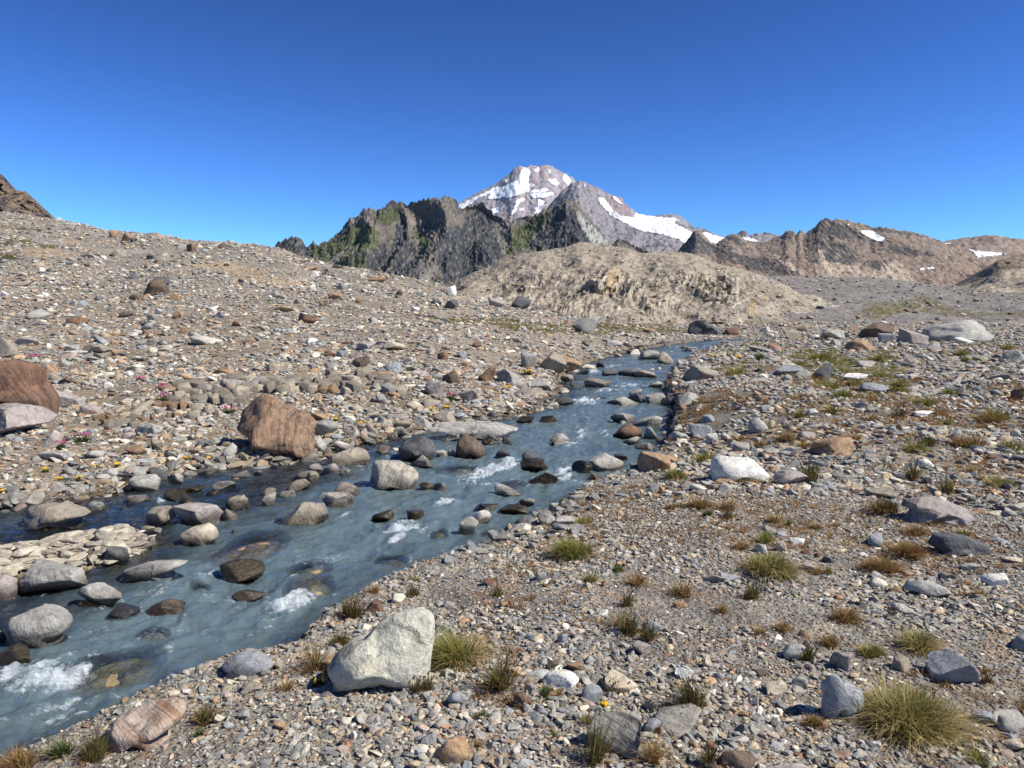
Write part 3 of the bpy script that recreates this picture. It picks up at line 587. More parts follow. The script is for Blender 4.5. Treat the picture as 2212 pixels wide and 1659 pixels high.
LONG = {'G': 'grey', 'P': 'pale grey', 'W': 'white', 'T': 'tan', 'R': 'rust red', 'O': 'orange brown', 'D': 'dark grey', 'B': 'blue grey', 'K': 'pinkish grey', 'N': 'brown', 'V': 'dark wet olive', 'Y': 'cream', 'Z': 'rust banded', 'X': 'pinkish banded', 'A': 'striped tan', 'C': 'pale'}
def rock(zm, box, code, kind='d', label=None, short=None, poly=None, planes=None, dep=.85, seed=None, det=None, ncut=None, bury=None, namp=None, msc=None):
    """kind: d dry ground, w in the stream, s just under the surface"""
    global rseed
    rseed += 1; seed = seed or rseed
    (x0, y0), (x1, y1) = zc(zm, [(box[0], box[1]), (box[2], box[3])])
    cx_ = (x0 + x1) / 2; wpx = x1 - x0; water = kind in 'ws'
    if kind == 's':
        xa, ya = at_plane(cx_, y1); xb, yb = at_plane(cx_, y0); xc_, yc_ = at_plane(cx_, (y0 + y1) / 2)
        xc_, yc_ = float(xc_), float(yc_); hw = wpx / FPX * yc_ / 2; hd = max(.5 * float(yb - ya), hw * .5); top = float(zw(0, yc_)) - .004; hz = max(.12, hw * .34)
        cz = top - hz; loc = (xc_, yc_, cz); STREAMROCKS.append((xc_, yc_, hw, hd, cz, hz)); zt = top
    else:
        gx_, gy_, gz_ = ground_pt(cx_, y1, water)
        w = wpx / FPX * gy_; d = w * dep
        for _ in range(7):
            yc_ = gy_ + d * .42; zt = float(unproj(cx_, y0, yc_)[2]); h = zt - gz_
            if h > .20 * w: break
            d *= .78
        h = max(h, .14 * w); b_ = bury if bury is not None else (.5 if water else .28)
        hw = wpx / FPX * yc_ / 2; hd = d / 2; tot = h * (1 + b_); hz = tot / 2
        xc_ = gx_ * yc_ / gy_; cz = gz_ + h - hz; loc = (xc_, yc_, cz)
        if water: STREAMROCKS.append((xc_, yc_, hw * .84, hd * .84, cz, hz * .9))
    det = det or (5 if wpx > 150 else 4 if wpx > 55 else 3)
    v, f = ICO[det]
    if poly is not None:
        pz = [zc(zm, [q])[0] for q in poly]
        lo = min(q[1] for q in pz); hi = max(q[1] for q in pz); bb = b_ if kind != 's' else 0
        pn = [((a - cx_) / (wpx / 2), 1 - 2 * (b - lo) / ((hi - lo) * (1 + bb))) for a, b in pz]
        # carry the flanks down below the ground
        pn = pn + ([(.90, -1), (-.90, -1)] if bb else [])
        pn = sorted(pn, key=lambda q: math.atan2(q[1], q[0]))
        p = outline_rock(v, pn, seed, ncut if ncut is not None else 8, planes, namp if namp is not None else .04)
    else:
        round_ = water and kind != 'd'
        if kind == 's': p = fitbox(cut_rock(v, seed, 6, .82, 1.0, .03))
        else: p = fitbox(cut_rock(v, seed, ncut if ncut is not None else (13 if round_ else 13), .38 if round_ else .36, .78 if round_ else .74, namp if namp is not None else (.05 if round_ else .07), planes))
    if kind != 's' and poly is None: p = footing(p, .45)
    yaw = random.Random(seed).uniform(-.25, .25) if poly is None else 0
    P = p * np.array([hw, hd, hz]); fine = .022 * hw
    P = P + p * (fine * fbm(p[:, 0] * 6, p[:, 1] * 6, p[:, 2] * 6 + seed, 4, seed, .6))[:, None] if det >= 4 else P
    wet = 0 if kind in 'ds' else (2 if code == 'V' else 1)
    m = mesh_np('stone', P, f, rockmat('U' if kind == 's' and code == 'V' else code, wet, msc or (1.0 if hw > .12 else 2.4)))
    big = wpx > 55; nm = 'boulder' if big else 'stone'
    if (x1 - x0) / max(y1 - y0, 1) > 2.6: nm = 'slab'
    o = link(nm, m); o.location = loc; o.rotation_euler = (0, 0, yaw)
    ROCKS.append(dict(o=o, px=cx_, py=(y0 + y1) / 2, w=wpx, h=y1 - y0, code=code, kind=kind, label=label, short=short, noun=nm))
    return o
rseed = 100
A = lambda *a, **k: rock(*a, **k)
# --- landmarks, each with its own words
A(4, (1600, 515, 2120, 965), 'Z', 'd', 'big rust and white banded boulder standing tilted at the stream edge', 'the big banded boulder', poly=[(1600, 760), (1612, 640), (1700, 545), (1760, 518), (1850, 535), (1960, 575), (2080, 665), (2118, 720), (2100, 790), (2010, 930), (1890, 962), (1760, 962), (1650, 860)], planes=[((.45, -.75, .35), .58), ((-.5, -.55, .5), .66)], ncut=4, bury=.06, dep=.9, seed=11, msc=.9)
A(8, (130, 698, 806, 1205), 'C', 'd', 'large pale cream wedge boulder on the gravel beside the straw grass', 'the pale wedge boulder', poly=[(140, 1120), (175, 1040), (230, 975), (330, 900), (420, 820), (540, 745), (640, 712), (720, 699), (770, 714), (798, 760), (805, 800), (790, 980), (778, 1100), (770, 1200), (500, 1205), (180, 1205)], planes=[((.12, -.78, .60), .60), ((-.6, .2, .75), .74)], ncut=1, dep=.62, bury=.12, seed=21, msc=.8, namp=.03)
A(6, (300, 838, 662, 1008), 'W', 'd', 'bright white rounded boulder on the right gravel bar', 'the bright white boulder', poly=[(302, 960), (312, 890), (340, 862), (420, 845), (500, 840), (540, 860), (600, 930), (660, 985), (640, 1005), (480, 1008), (320, 1005)], planes=[((.1, -.75, .65), .6)], ncut=3, dep=.7, bury=.2, seed=33)
A(4, (-220, 285, 370, 690), 'R', 'd', 'huge dark rust block cut off by the left edge', 'the rust block at the left edge', poly=[(-220, 320), (-100, 285), (100, 290), (255, 310), (320, 430), (365, 560), (350, 640), (300, 690), (150, 640), (0, 560), (-220, 560)], planes=[((.3, -.8, .2), .6), ((.1, -.5, -.8), .62)], ncut=5, bury=.05, dep=.8, seed=44)
A(4, (-260, 575, 322, 800), 'K', 'd', 'grey slab with white streaks under the rust block at left edge', 'the streaked slab at the left edge', seed=45, ncut=9, bury=.15)
A(5, (720, 598, 1240, 712), 'P', 'w', 'long pale whaleback slab lying along the far side of the stream', 'the whaleback slab', poly=[(722, 665), (800, 625), (900, 602), (1040, 598), (1140, 618), (1238, 660), (1180, 700), (1000, 712), (850, 690)], planes=[((0, -.9, .45), .55)], ncut=4, dep=.5, bury=.3, seed=52)
A(5, (375, 830, 666, 998), 'A', 'w', 'blocky tan boulder with pale vertical stripes in midstream', 'the striped tan block', poly=[(380, 870), (400, 835), (560, 832), (640, 870), (666, 930), (655, 985), (520, 998), (400, 992), (376, 960)], planes=[((0, -.9, .35), .6), ((-.8, -.5, .2), .7)], ncut=5, bury=.25, seed=53)
A(5, (545, 690, 766, 838), 'D', 'w', 'square dark grey boulder in the stream behind the striped block', 'the dark grey block', poly=[(548, 760), (560, 715), (690, 692), (745, 720), (766, 780), (750, 815), (640, 838), (555, 800)], ncut=6, bury=.2, planes=[((0, -.85, .5), .62)], seed=54)
A(5, (875, 680, 1058, 812), 'N', 'w', 'brown pyramid rock standing in the stream', 'the brown pyramid rock', poly=[(876, 790), (885, 730), (925, 682), (985, 705), (1030, 745), (1058, 800), (960, 812)], ncut=5, bury=.3, seed=55)
A(7, (60, 680, 437, 940), 'G', 'w', 'large smooth round grey boulder in the lower left stream', 'the round grey boulder', poly=[(65, 840), (110, 755), (200, 695), (310, 680), (400, 715), (436, 780), (425, 860), (350, 915), (180, 935), (80, 880)], ncut=3, bury=.3, seed=56, planes=[((0, -.6, .7), .75)])
A(7, (50, 415, 548, 608), 'G', 'w', 'wide flat grey slab at the left end of the pale gravel island', 'the wide flat slab', dep=.6, bury=.3, seed=57, ncut=7)
A(7, (440, 892, 985, 1232), 'V', 's', 'large olive boulder under smooth water in the lower left rapids', 'the sunken olive boulder', seed=58)
A(7, (1330, 195, 1745, 445), 'O', 's', 'broad orange brown boulder sunk just below the water', 'the sunken orange boulder', seed=59)
A(7, (1640, 35, 2016, 186), 'T', 'w', 'broad tan boulder with dark wet base in midstream', 'the broad tan boulder', bury=.3, seed=60)
A(7, (155, 50, 546, 212), 'T', 'w', 'long pointed tan boulder in the dark left channel', 'the pointed tan boulder', poly=[(160, 165), (175, 85), (270, 55), (380, 60), (470, 90), (545, 125), (440, 165), (350, 205), (200, 200)], ncut=5, bury=.3, seed=61)
A(7, (1065, 45, 1366, 188), 'K', 'w', 'brownish grey boulder with white streaks in the left channel', 'the white streaked boulder', bury=.35, seed=62)
A(7, (895, 70, 1077, 188), 'T', 'w', 'tan boulder tapering upward left of the white streaked boulder', 'the tapering tan boulder', bury=.3, seed=63)
A(7, (1100, 168, 1332, 308), 'Y', 'w', 'pale orange cream wedge stone in midstream', 'the cream wedge stone', poly=[(1105, 240), (1180, 200), (1280, 170), (1318, 205), (1330, 270), (1290, 300), (1180, 290), (1110, 270)], ncut=5, bury=.35, seed=64)
A(7, (745, 392, 1152, 522), 'P', 'w', 'long curved pale stone with dark wet flank in the left stream', 'the long curved stone', poly=[(750, 465), (830, 425), (930, 400), (1060, 392), (1150, 410), (1090, 445), (990, 490), (850, 522)], ncut=4, dep=.5, bury=.3, seed=65)
A(7, (455, 535, 767, 678), 'P', 'w', 'slim pale tilted stone with wet stripes behind the round grey boulder', 'the slim pale stone', dep=.45, bury=.3, seed=66, ncut=5)
A(7, (1345, 398, 1602, 532), 'V', 'w', 'glistening wet olive boulder below the sunken orange one', 'the glistening olive boulder', bury=.5, seed=67)
A(7, (1350, 958, 1668, 1105), 'B', 'd', 'white and grey striped stone on the near bank by the water', 'the striped bank stone', poly=[(1352, 1060), (1390, 1010), (1460, 965), (1560, 960), (1640, 1000), (1668, 1070), (1600, 1105), (1400, 1100)], ncut=4, dep=.6, seed=68)
A(7, (670, 1265, 1155, 1545), 'X', 'd', 'curving orange and white banded boulder half buried in the near bank', 'the half buried banded boulder', poly=[(670, 1500), (700, 1420), (780, 1360), (900, 1300), (1050, 1268), (1130, 1290), (1155, 1330), (1110, 1440), (1000, 1510), (850, 1545)], ncut=5, dep=.75, bury=.5, seed=69, planes=[((0, -.5, .85), .5)])
A(5, (1645, 793, 1852, 892), 'P', 'w', 'oval pale boulder with dark wet underside near the right bank', 'the oval pale boulder', ncut=4, bury=.25, seed=70)
A(5, (1925, 778, 2148, 902), 'O', 'd', 'orange grey boulder at the right bank of the stream', 'the orange grey bank boulder', seed=71)
A(5, (1785, 622, 1962, 702), 'R', 'w', 'smooth rust red boulder on the right side of the stream', 'the rust red stream boulder', ncut=5, bury=.35, seed=72)
A(5, (1195, 408, 1418, 504), 'T', 'w', 'flat tan slab with a white line on the left bank upstream', 'the tan slab with a white line', ncut=6, bury=.2, seed=73)
A(5, (1330, 200, 1512, 318), 'T', 'd', 'big tan grey boulder upstream on the left bank', 'the big upstream tan boulder', seed=74)
A(5, (1250, 198, 1352, 298), 'G', 'd', 'upright grey boulder left of the big upstream tan boulder', 'the upright grey boulder', seed=75)
A(5, (1410, 215, 1607, 302), 'O', 'd', 'long orange tan boulder right of the big upstream tan boulder', 'the long orange tan boulder', seed=76)
A(5, (1540, -8, 1718, 92), 'G', 'd', 'big layered grey boulder on the far grassy flat', 'the layered flat boulder', seed=77)
A(6, (162, 12, 362, 106), 'D', 'd', 'dark wedge boulder with lit right face on the far flat', 'the dark wedge boulder', poly=[(165, 95), (180, 50), (215, 20), (260, 14), (310, 45), (355, 90), (350, 106), (170, 104)], planes=[((-.4, -.85, .2), .5), ((.6, -.5, .5), .6)], ncut=3, seed=78)
A(6, (1588, 15, 1992, 148), 'P', 'd', 'largest pale grey boulder on the right skyline of the gravel bar', 'the largest pale boulder', poly=[(1590, 135), (1620, 85), (1660, 55), (1760, 38), (1830, 18), (1900, 17), (1960, 55), (1990, 120), (1960, 148), (1650, 148)], planes=[((-.5, -.8, .2), .62), ((.4, -.8, .3), .6)], ncut=4, bury=.15, seed=79)
A(6, (1203, 28, 1425, 124), 'N', 'd', 'dark brown broken block left of the largest pale boulder', 'the dark brown block', seed=80, ncut=14)
A(6, (1450, 62, 1622, 162), 'K', 'd', 'layered pink and grey boulder leaning on the largest pale boulder', 'the layered pink boulder', seed=81, ncut=13)
A(6, (1100, 135, 1322, 202), 'O', 'd', 'rusty split boulder in front of the dark brown block', 'the rusty split boulder', seed=82, ncut=12)
A(6, (128, 292, 362, 388), 'T', 'd', 'grey tan boulder with a shadowed left face on the right bank upstream', 'the shadowed bank boulder', planes=[((-.7, -.6, .1), .5)], seed=83)
A(6, (910, 728, 1172, 852), 'O', 'd', 'brown block with a dark left face among the dry grass', 'the brown block', poly=[(912, 840), (940, 765), (1050, 732), (1150, 730), (1172, 790), (1165, 850), (960, 852)], planes=[((-.75, -.6, .1), .45), ((.3, -.85, .3), .62)], ncut=3, seed=84)
A(6, (665, 933, 907, 1024), 'K', 'd', 'low pink grey stone with rusty patches right of the bright white boulder', 'the low pink stone', seed=85, ncut=7)
A(9, (1470, 12, 1897, 180), 'K', 'd', 'angular pinkish grey boulder on the right of the gravel bar', 'the angular pink boulder', poly=[(1472, 80), (1500, 40), (1600, 16), (1700, 16), (1780, 55), (1860, 90), (1895, 150), (1860, 172), (1640, 178), (1540, 110)], planes=[((.1, -.75, .6), .5), ((-.4, -.85, -.1), .62)], ncut=4, dep=.6, seed=86)
A(9, (1628, 228, 2007, 372), 'D', 'd', 'dark slate grey rock with a paler right end on the gravel bar', 'the dark slate rock', poly=[(1630, 300), (1660, 240), (1750, 230), (1850, 250), (1960, 290), (2005, 350), (1940, 368), (1780, 362), (1660, 335)], planes=[((-.1, -.9, .2), .55)], ncut=8, dep=.5, seed=87)
A(9, (960, 1070, 1232, 1375), 'B', 'd', 'dark blue grey veined rock against the biggest grass tuft', 'the veined blue rock', poly=[(962, 1150), (1000, 1080), (1050, 1072), (1120, 1140), (1225, 1210), (1230, 1290), (1180, 1370), (1060, 1330), (985, 1240)], ncut=6, dep=.6, seed=88)
A(9, (1618, 955, 1922, 1165), 'B', 'd', 'pale blue grey slab behind the biggest grass tuft', 'the pale blue slab', seed=89, ncut=6)
A(9, (1030, 945, 1178, 1068), 'K', 'd', 'pale pink pointed stone left of the biggest grass tuft', 'the pointed pink stone', seed=90)
A(9, (1478, 512, 1772, 622), 'P', 'd', 'long pale grey stone on the right gravel below the dark slate rock', 'the long pale stone', seed=91, dep=.5)
A(9, (1955, 472, 2108, 558), 'W', 'd', 'white angular stone near the right edge', 'the white edge stone', seed=92)
A(9, (1255, 500, 1382, 562), 'C', 'd', 'flat greenish oval stone on the right gravel', 'the greenish oval stone', seed=93, ncut=4)
A(8, (1440, 1073, 1672, 1198), 'W', 'd', 'smooth white oval stone on the gravel', 'the white oval stone', seed=94, ncut=4)
A(8, (1805, 1088, 2032, 1208), 'Y', 'd', 'flat cream stone right of the white oval stone', 'the flat cream stone', seed=95, ncut=6)
A(8, (775, 1478, 1037, 1632), 'O', 'd', 'orange slab with cream stripes at the bottom of the gravel', 'the orange striped slab', seed=96, ncut=9, dep=.7, bury=.6)
A(8, (1730, 1328, 2048, 1605), 'A', 'd', 'large grey banded stone at the bottom right of the gravel', 'the grey banded stone', seed=97, ncut=6, dep=.8)
A(9, (360, 1555, 582, 1690), 'N', 'd', 'brown angular stone at the bottom edge', 'the brown edge stone', seed=98)
A(6, (530, 608, 657, 702), 'P', 'd', 'pale grey pyramid stone on the right bank mound', 'the pale pyramid stone', poly=[(532, 660), (560, 625), (590, 608), (625, 640), (657, 690), (640, 702), (540, 700)], ncut=3, seed=99)
A(8, (1445, 38, 1612, 122), 'P', 'w', 'pale grey boulder at the foot of the right bank', 'the pale bank foot boulder', seed=110)
A(2, (1045, 722, 1102, 782), 'W', 'd', 'upright white boulder on the end of the hillside', 'the upright white hill boulder', seed=111, ncut=6)
A(2, (1400, 778, 1512, 852), 'D', 'd', 'dark tilted slab boulder at the foot of the bedrock knoll', 'the dark tilted hill slab', seed=112)
A(1, (838, 788, 1072, 895), 'N', 'd', 'dark brown outcrop slab halfway up the hillside', 'the brown hillside slab', seed=113, bury=.5, ncut=13)
A(1, (1850, 998, 1988, 1068), 'R', 'd', 'rust boulder on the lower right hillside', 'the rust hillside boulder', seed=114)
A(1, (428, 1018, 548, 1078), 'R', 'd', 'dark red boulder on the lower left hillside', 'the dark red hillside boulder', seed=115)
A(1, (1905, 818, 1972, 862), 'W', 'd', 'clean white boulder on the hillside', 'the clean white hillside boulder', seed=116)
A(1, (668, 478, 732, 532), 'O', 'd', 'brown block on the hillside skyline', 'the brown skyline block', seed=117)
A(1, (755, 498, 822, 552), 'O', 'd', 'orange block on the hillside skyline', 'the orange skyline block', seed=118)
A(1, (1360, 558, 1417, 602), 'N', 'd', 'round brown boulder on the hillside skyline', 'the round skyline boulder', seed=119)
A(4, (870, 1062, 1067, 1165), 'P', 'w', 'whitish wedge stone at the inlet of the left channel', 'the whitish channel wedge', seed=120)
A(4, (1050, 1148, 1272, 1236), 'V', 'w', 'dark wet boulder with water spilling over it in the left channel', 'the dark spill boulder', seed=121)
A(4, (70, 1162, 287, 1265), 'T', 'w', 'wide tan stone on the left bank edge', 'the wide tan bank stone', seed=122)
# --- the rest of the stones that can be told apart
L4 = '''270,310,390,385,O 360,495,552,612,K -60,140,152,268,T 110,130,292,188,G 548,172,742,242,T 1600,150,1742,192,R 1780,305,1882,362,T 1430,340,1572,392,O 900,708,1112,798,P 272,885,482,964,P 1488,840,1612,962,P
1308,808,1432,868,K 853,848,997,922,O 988,815,1092,888,T 803,770,902,832,K 573,888,692,948,P 558,578,692,652,K 690,1008,812,1062,P 308,1098,442,1172,K 820,998,1002,1072,G 930,998,1062,1052,T 488,1118,602,1172,G 420,1142,520,1200,K 700,1060,800,1110,P 740,150,800,190,O 440,180,540,240,G 480,220,600,250,W 990,280,1040,320,P 700,430,760,470,W 830,360,900,400,W 20,845,95,925,Y 250,770,390,870,K 590,620,640,660,R 740,210,790,260,O 1060,150,1140,190,D
560,745,640,790,B 700,900,800,945,K 620,235,720,290,T 930,530,1010,560,G 1205,555,1290,615,G 1030,1000,1120,1045,K 870,100,930,140,W 1200,65,1270,105,O 945,80,1010,115,R 945,30,1030,75,D 1885,75,1960,115,B 2045,135,2130,180,W 1790,690,1810,720,D 300,370,420,420,T 400,395,520,450,N 2170,215,2230,260,R'''
L4W = '''1130,1038,1247,1112,P 1308,1008,1437,1048,P 1418,1098,1592,1148,W 1543,1030,1687,1078,P 1690,1020,1762,1058,P 1808,975,1872,1008,P 2018,915,2167,972,P 1923,1088,2082,1168,T 1958,1030,2142,1102,T 1743,1140,1857,1198,T 1878,1160,1987,1208,P 1528,1188,1672,1280,T 1178,1195,1312,1285,V 848,1188,1002,1248,K 543,1235,692,1308,P 2063,803,2214,918,P 440,1210,560,1245,G 450,1232,500,1275,P 1180,1120,1370,1180,V 760,1070,900,1140,V 1755,1180,1850,1260,P 1380,1150,1480,1190,V'''
L5 = '''610,568,762,662,G 740,545,892,642,T 1110,298,1287,388,G 1000,288,1112,372,R 803,308,907,388,N 703,363,832,452,K 440,258,567,328,B 273,222,372,292,N 300,138,412,197,G 413,133,582,192,Y 1513,285,1612,322,P 353,613,432,692,T 233,650,332,712,P 63,593,207,702,G 538,680,652,732,P 575,480,680,530,Y 470,430,560,470,O 890,415,1000,490,K 1060,385,1130,425,B 620,295,690,335,B 770,200,830,245,R 1265,52,1292,82,W 500,600,620,650,T 370,555,480,605,T 480,560,600,605,K 30,555,130,600,O 1290,340,1470,420,P 640,390,710,420,W 560,230,640,270,P 400,440,480,500,G 670,470,780,520,T 310,330,400,370,R 420,310,520,350,O 700,175,760,210,K 890,195,960,235,B 970,140,1030,180,R 180,190,250,235,B 110,190,180,225,R 320,235,330,240,N 1740,130,1850,170,P 1870,140,1980,180,T 2030,125,2140,165,T 1650,200,1740,235,P 580,470,590,480,Y 790,160,850,190,T'''
L5W = '''135,763,382,864,T 170,715,307,774,W 593,803,752,868,K 753,770,832,808,W 830,770,882,808,P 1098,763,1202,822,D 1145,693,1207,742,D 1258,775,1397,864,D 1253,825,1422,894,V 1278,890,1462,968,V 1548,830,1672,908,V 1423,668,1572,738,P 1783,550,1942,612,G 1903,568,2078,632,P 1963,635,2047,708,G 1848,690,1952,732,P 1088,975,1262,1034,W 738,955,837,1004,P 668,955,762,1004,V 158,963,322,1048,T 108,1010,282,1104,A 968,1075,1122,1134,V 1123,1085,1352,1144,V 1238,1045,1337,1092,P 388,1115,522,1184,V 588,1118,692,1184,V 1618,348,1782,408,T 1928,188,2062,244,G 2038,200,2147,268,T 1723,300,1822,337,D 1818,300,1952,342,D 1898,305,2042,349,T 1478,328,1562,368,T 1538,363,1622,404,D 1448,463,1562,509,D 1748,455,1972,509,P 1868,413,1957,454,P 1878,440,1992,494,D 1978,440,2097,499,G 2093,440,2214,514,D 1358,568,1477,609,V 1228,573,1337,612,V 403,740,497,794,N 1030,700,1140,745,V 1780,790,1870,830,D 1640,905,1730,950,O 1470,410,1540,436,W 1600,262,1670,290,D 1690,255,1760,292,V 1920,725,2040,770,P 2040,705,2130,730,P 2110,590,2160,615,Y 100,850,200,915,K 200,875,270,920,P 20,850,110,900,P -10,890,80,960,T 330,700,430,735,P 1990,370,2080,410,P 1650,170,1740,195,P'''
L5S = '''750,858,1062,912,V 1130,945,1300,1000,V'''
L6 = '''393,58,482,107,R 723,73,852,132,T 963,68,1132,132,P 1788,120,1892,158,W 1323,95,1417,152,B 688,288,892,354,B 568,288,722,337,N 918,288,1062,374,D 818,313,932,374,G 1108,338,1262,394,W 1213,398,1392,468,B 2088,193,2230,274,G 2118,428,2230,504,R 168,643,312,728,B 433,758,547,824,K 1543,858,1662,918,W 1968,828,2062,868,R 818,628,927,668,G 28,458,142,534,D 98,458,242,534,P 1163,513,1267,554,G 608,533,672,574,B 1988,498,2132,534,G 2133,840,2230,884,D 1268,1038,1462,1104,T 343,1003,457,1064,G 178,1013,287,1068,C 628,1038,697,1078,B 500,330,590,365,T 590,345,660,375,W 1620,160,1700,200,P 1180,260,1310,300,K 1540,210,1640,250,P 1480,240,1580,285,T 1900,235,2010,275,T 1440,145,1480,180,G 1700,395,1790,420,B 1020,85,1030,95,G 1430,345,1490,368,W 840,520,890,550,O 690,545,760,580,O 1090,510,1140,535,Y 1520,565,1680,600,W 1570,610,1640,635,R 1250,630,1300,660,W 1380,660,1450,700,B 830,690,940,740,K 750,785,820,830,B 1190,860,1240,900,P 1210,825,1310,870,K 960,1020,1030,1060,B 560,330,570,340,T 240,590,330,640,B 270,700,350,770,P 60,695,170,750,P 0,690,60,730,Y 0,830,110,890,O 95,870,190,910,P 890,555,960,600,W 1900,555,1990,590,B 1740,480,1800,505,Y 690,100,720,130,G 1030,130,1100,170,P'''
L7 = '''1660,1000,1732,1062,Y 1470,1150,1600,1210,T 1030,1190,1100,1240,Y 1300,1330,1370,1390,Y 1660,1380,1760,1435,O 1440,1310,1530,1370,G 1100,1180,1170,1220,W 2010,990,2110,1030,Y'''
L7W = '''-30,-30,257,62,T 1363,78,1447,154,T 1388,-2,1512,82,T 640,308,782,428,D 788,255,932,344,K 473,313,667,418,T 0,300,217,404,T -90,398,187,494,T -90,473,102,645,K 0,908,217,1064,V -40,805,47,898,G 678,673,867,738,D 883,638,1122,738,N 1438,570,1612,644,V 730,190,840,225,P 860,185,940,210,W 925,198,985,228,W 660,205,720,240,P 560,240,650,280,P 440,240,540,280,W 330,255,400,300,P 250,280,330,330,P 700,240,800,290,P 300,360,480,420,Y 200,320,290,370,P 600,255,680,310,P 890,250,955,300,P 690,310,850,350,Y 380,310,470,360,P 330,240,400,262,D 1400,205,1450,240,V 240,340,330,400,P'''
L7S = '''1738,393,2032,502,V 1728,468,2045,664,V 1150,540,1290,590,V 640,690,860,760,T 900,1060,1320,1200,V 830,800,1040,880,T'''
L8 = '''1263,1193,1387,1294,R 868,1193,997,1284,B 1678,1168,1817,1274,B 1988,888,2112,979,K 378,638,482,719,R 1478,128,1642,189,P 1413,113,1522,189,A 528,598,612,654,C 2043,1233,2170,1324,T 1078,508,1172,549,R 2048,768,2170,854,B 658,1308,742,1369,Y 2058,1368,2170,1454,B 1528,838,1602,909,B 1408,463,1477,524,G 93,968,232,1084,O 1470,1005,1545,1060,N 1590,1020,1690,1075,O 1030,845,1105,890,O 1800,510,1850,555,O 1690,525,1745,565,Y 280,1195,340,1240,O 310,1530,400,1590,Y 820,1310,830,1320,O 455,1270,540,1330,G 840,640,920,690,G 500,535,580,570,P 1780,700,1850,740,W 1950,1305,1985,1350,W 2010,1385,2060,1420,R 1240,1570,1330,1620,T 205,1490,295,1530,R 340,1395,385,1435,R 1480,1330,1600,1370,P 270,1435,320,1490,W 1180,1475,1230,1515,B 1590,865,1600,875,G 640,920,650,930,G 1700,980,1790,1030,G 1180,650,1240,690,O 740,1540,800,1600,Y 520,1320,570,1370,Y 1560,1090,1570,1100,W'''
L8W = '''933,138,1057,239,P 1008,93,1137,169,W 1770,230,1780,240,W'''
L8S = '''413,358,642,434,V 760,195,880,270,V 1060,215,1180,265,T'''
L9 = '''1248,233,1382,314,B 1273,458,1337,509,W 1393,553,1492,604,O 738,893,872,1009,P 1388,973,1517,1074,T 78,1028,222,1129,W 628,1128,777,1219,Y 788,1108,907,1184,P 253,983,322,1049,Y 848,408,942,469,K 343,468,492,539,B 778,256,892,304,W 688,273,762,344,Y 578,293,652,354,P 983,368,1077,414,D 598,1630,900,1700,K 2088,1498,2230,1564,Y 2058,1448,2182,1504,B 1888,1308,2022,1394,B 2038,1338,2192,1444,G 2088,378,2230,414,Y 2008,258,2122,299,B 1828,418,1927,469,P 1698,473,1792,519,T 843,818,912,869,O 700,218,770,250,B 600,180,690,220,K 845,330,910,362,R 930,350,985,380,R 1200,345,1260,375,W 60,650,160,690,O 650,205,700,240,P 20,790,30,800,B 1880,600,1890,610,T 1430,450,1540,500,O 1920,635,1990,675,T 375,1205,415,1260,Y 560,1060,650,1105,N 60,440,120,475,W 1640,1530,1700,1560,K 1270,1490,1340,1530,W 870,1545,950,1600,P 740,1545,810,1590,P 990,630,1060,660,P 860,880,910,940,N 1010,1600,1050,1659,O 275,1495,340,1560,R 160,1550,220,1590,G 1750,1580,1800,1620,P'''
L1 = '''810,530,857,558,D 1088,568,1162,602,G 1158,568,1212,618,R 1428,546,1477,575,P 958,773,1077,824,D 1048,878,1137,924,O 1643,858,1727,904,G 2103,813,2162,854,G 1678,958,1832,994,O 1328,988,1402,1029,B 1068,988,1142,1029,O 1298,958,1352,994,W 968,968,1022,1009,W 918,1003,997,1044,K 863,878,937,916,O 803,883,882,919,N 913,630,962,664,D 1443,1048,1502,1084,R 878,1058,952,1104,G 743,988,827,1029,N 680,598,792,648,T 428,913,482,949,W 488,918,552,954,B 8,863,47,894,W 240,715,285,740,W 285,720,330,745,D 620,640,660,662,W 1720,880,1790,910,G 1230,850,1260,870,W 1410,855,1450,872,W 520,690,560,712,R 1480,785,1520,812,D 300,775,340,795,W 925,540,945,555,R 1250,600,1300,625,B 1515,580,1560,605,G 2040,870,2140,915,O 1680,760,1700,775,W 770,820,790,850,W 1880,705,1980,735,O 1915,735,1985,780,W 255,870,310,900,W 325,935,360,960,W 780,755,880,790,D'''
L2 = '''1013,738,1052,771,O 1273,788,1377,844,K 1348,778,1407,824,D 1033,803,1112,854,D 953,798,1032,829,D 858,838,902,872,W 773,748,812,779,R 418,758,487,804,O 553,793,597,824,O 1883,853,1957,919,T 943,903,1022,934,T 458,708,512,749,G 620,895,680,930,K 690,835,720,860,O 1230,880,1260,895,W 1450,950,1480,968,W 835,865,870,880,O'''
for zm, txt, kd in ((4, L4, 'd'), (4, L4W, 'w'), (5, L5, 'd'), (5, L5W, 'w'), (5, L5S, 's'), (6, L6, 'd'), (7, L7, 'd'), (7, L7W, 'w'), (7, L7S, 's'), (8, L8, 'd'), (8, L8W, 'w'), (8, L8S, 's'), (9, L9, 'd'), (1, L1, 'd'), (2, L2, 'd')):
    for it in txt.split():
        q = it.split(','); b4 = [float(t) for t in q[:4]]
        if b4[2] - b4[0] < 14: continue
        rock(zm, b4, q[4], kd)
